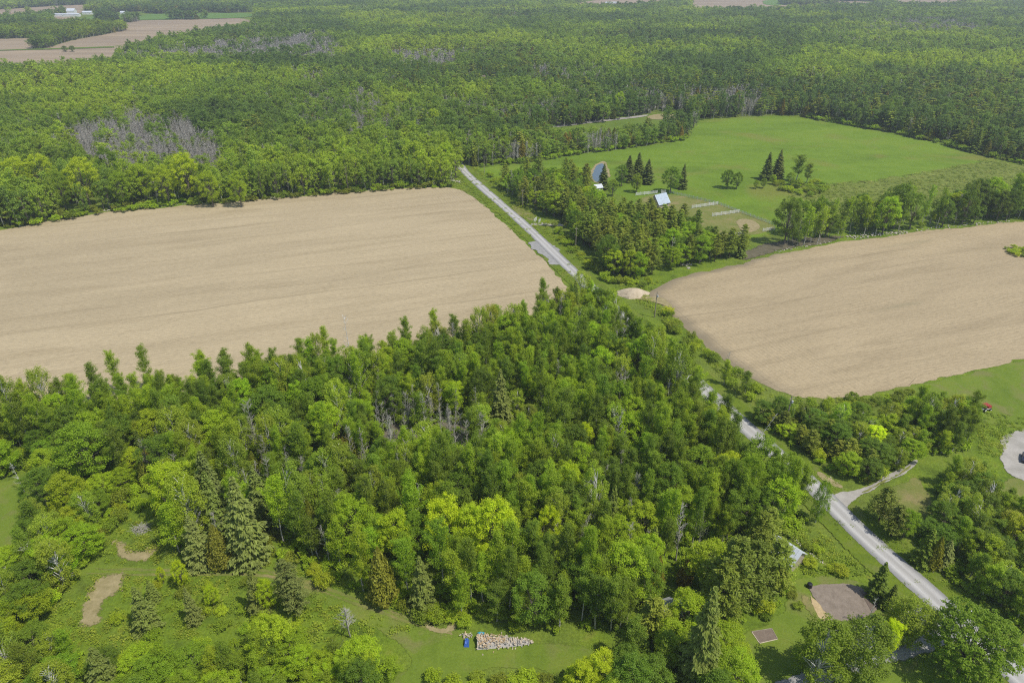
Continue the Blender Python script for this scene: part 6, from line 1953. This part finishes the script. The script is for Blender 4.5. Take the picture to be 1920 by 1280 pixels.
# straight hoed rows in the garden, as low ridges of soil
rowm = []
for i in range(8):
    a, b = G(1612 + 4.0 * i, 1106 + 3 * i), G(1634 + 1.2 * i, 1146 - 1.4 * i)
    L = np.linalg.norm(b - a)
    o = link('soil_ridge', poly_mesh('soil_ridge', [(-L / 2, -0.18, 0), (L / 2, -0.18, 0), (L / 2, 0, 0.12), (-L / 2, 0, 0.12), (L / 2, 0.18, 0), (-L / 2, 0.18, 0)], [(0, 1, 2, 3), (3, 2, 4, 5)], 'tilth'), bpy.data.objects['vegetable_garden'], ((a[0] + b[0]) / 2, (a[1] + b[1]) / 2, 0.162))
    o.rotation_euler = (0, 0, math.atan2(b[1] - a[1], b[0] - a[0]))
x, y, _ = ground_at(1601, 1180)
e = empty('garden_stake', (x, y, 0), 0.3)
link('stake', box_mesh('stake', 0.16, 0.12, 1.9, 'redsiding'), e).rotation_euler = (0.1, 0.25, 0)
link('board', box_mesh('board', 0.5, 0.07, 1.0, 'bedwood'), e, (0.25, -0.1, 0.3)).rotation_euler = (0.1, -0.2, 0.4)
tag(e, 'reddish stake with a pale board standing below the brown garden', 'stake')

# mailbox on the right verge
x, y, _ = ground_at(1818, 1156)
e = empty('mailbox', (x, y, 0.2), 0.6)
link('post', box_mesh('post', 0.12, 0.12, 1.1, 'pole'), e)
V, Q = tube([(-0.32, 0, 1.3), (0.32, 0, 1.3)], [0.24, 0.24], 10)
link('box', tube_mesh('box', [(-0.36, 0, 1.32), (0.36, 0, 1.32)], [0.27, 0.27], 'white', 12), e)
link('flag', box_mesh('flag', 0.05, 0.02, 0.3, 'red', 1.35), e, (0.1, -0.29, 0))
tag(e, 'white mailbox on a post at the right verge near the corner maple', 'mailbox')

# red garden machine
x, y, _ = ground_at(1847, 769)
e = empty('garden_tractor', (x, y, 0), 0.3)
link('hood', box_mesh('hood', 1.5, 1.0, 0.75, 'red', 0.75, 0.12), e, (0.9, 0, 0))
link('chassis', box_mesh('chassis', 3.0, 1.0, 0.4, 'white', 0.45, 0.08), e)
link('seat', box_mesh('seat', 0.6, 0.7, 0.55, 'black', 0.85, 0.1), e, (-0.6, 0, 0))
link('canopy', box_mesh('canopy', 1.8, 1.5, 0.1, 'red', 2.1, 0.03), e, (-0.4, 0, 0))
for a in (-1, 1):
    for b in (-1, 1):
        link('canopy_post', box_mesh('canopy_post', 0.06, 0.06, 1.3, 'black', 0.82), e, (-0.4 + a * 0.75, b * 0.45, 0))
for a, rad in ((-0.9, 0.62), (1.2, 0.4)):
    for b in (-0.68, 0.68):
        w_ = link('wheel', tube_mesh('wheel', [(0, -0.15, 0), (0, 0.15, 0)], [rad, rad], 'black', 14), e, (a, b, rad))
        link('rim', tube_mesh('rim', [(0, -0.17, 0), (0, 0.17, 0)], [rad * 0.5, rad * 0.5], 'white', 10), w_)
tag(e, 'small red and white garden tractor on the right meadow', 'tractor')

# dark car at the right edge
x, y, _ = ground_at(1922, 862)
e = empty('parked_car', (x, y, 0.13), math.radians(55))
prof = [(-2.2, 0.35), (-2.25, 0.85), (-1.9, 0.98), (-1.2, 1.02), (-0.75, 1.48), (0.75, 1.5), (1.4, 1.05), (2.1, 0.95), (2.2, 0.6), (2.2, 0.35)]
V, F = [], []
m_ = len(prof)
for yy, k_ in ((-0.88, 1), (0.88, 1)):
    for a, b in prof:
        V.append((a, yy * (0.8 if b > 1.2 else 1), b))
F = [tuple(range(m_)), tuple(range(2 * m_ - 1, m_ - 1, -1))] + [(i, m_ + i, m_ + (i + 1) % m_, (i + 1) % m_) for i in range(m_)]
link('body', poly_mesh('car_body', V, F, 'darkcar'), e)
link('windscreen', poly_mesh('windscreen', [(0.8, -0.62, 1.46), (0.8, 0.62, 1.46), (1.38, 0.76, 1.09), (1.38, -0.76, 1.09)], [(0, 3, 2, 1)], 'glass'), e, (0.02, 0, 0.02))
for a in (-1.35, 1.35):
    for b in (-0.8, 0.8):
        w_ = link('wheel', tube_mesh('wheel', [(0, -0.1, 0), (0, 0.1, 0)], [0.33, 0.33], 'black', 14), e, (a, b, 0.33))
        link('rim', tube_mesh('rim', [(0, -0.115, 0), (0, 0.115, 0)], [0.19, 0.19], 'steel', 10), w_)
for b in (-0.6, 0.6):
    link('headlight', box_mesh('headlight', 0.06, 0.3, 0.16, 'steel', 0.7), e, (2.17, b, 0))
tag(e, 'dark car at the right edge on the pale gravel yard', 'car')

# fallen pale trunk at the bottom left
o = link('fallen_trunk', tube_mesh('fallen_trunk', [(-2.5, 0, 0.5), (0, 0.2, 1.0), (2.5, 0.1, 1.9)], [0.16, 0.12, 0.05], 'whitebark', 6), None, ground_at(240, 1285))
o.location.z = 0.0
tag(o, 'white fallen trunk lying in brush at the bottom left', 'fallen trunk')

# ------------------------------------------------------------------ the air
HAZE = 0.00016
t = NT('haze_air')
vol = t.n('ShaderNodeVolumePrincipled', {'Color': (0.86, 0.92, 1.0, 1), 'Density': HAZE, 'Anisotropy': 0.2})
t.t.links.new(vol.outputs[0], t.out.inputs['Volume'])
me = box_mesh('haze', 16400, 16400, 121, 'meadow', -2)
me.materials.clear()
me.materials.append(t.m)
tag(link('haze', me), 'thin pale haze over the whole landscape', kind='stuff')
print('objects', len(bpy.data.objects))
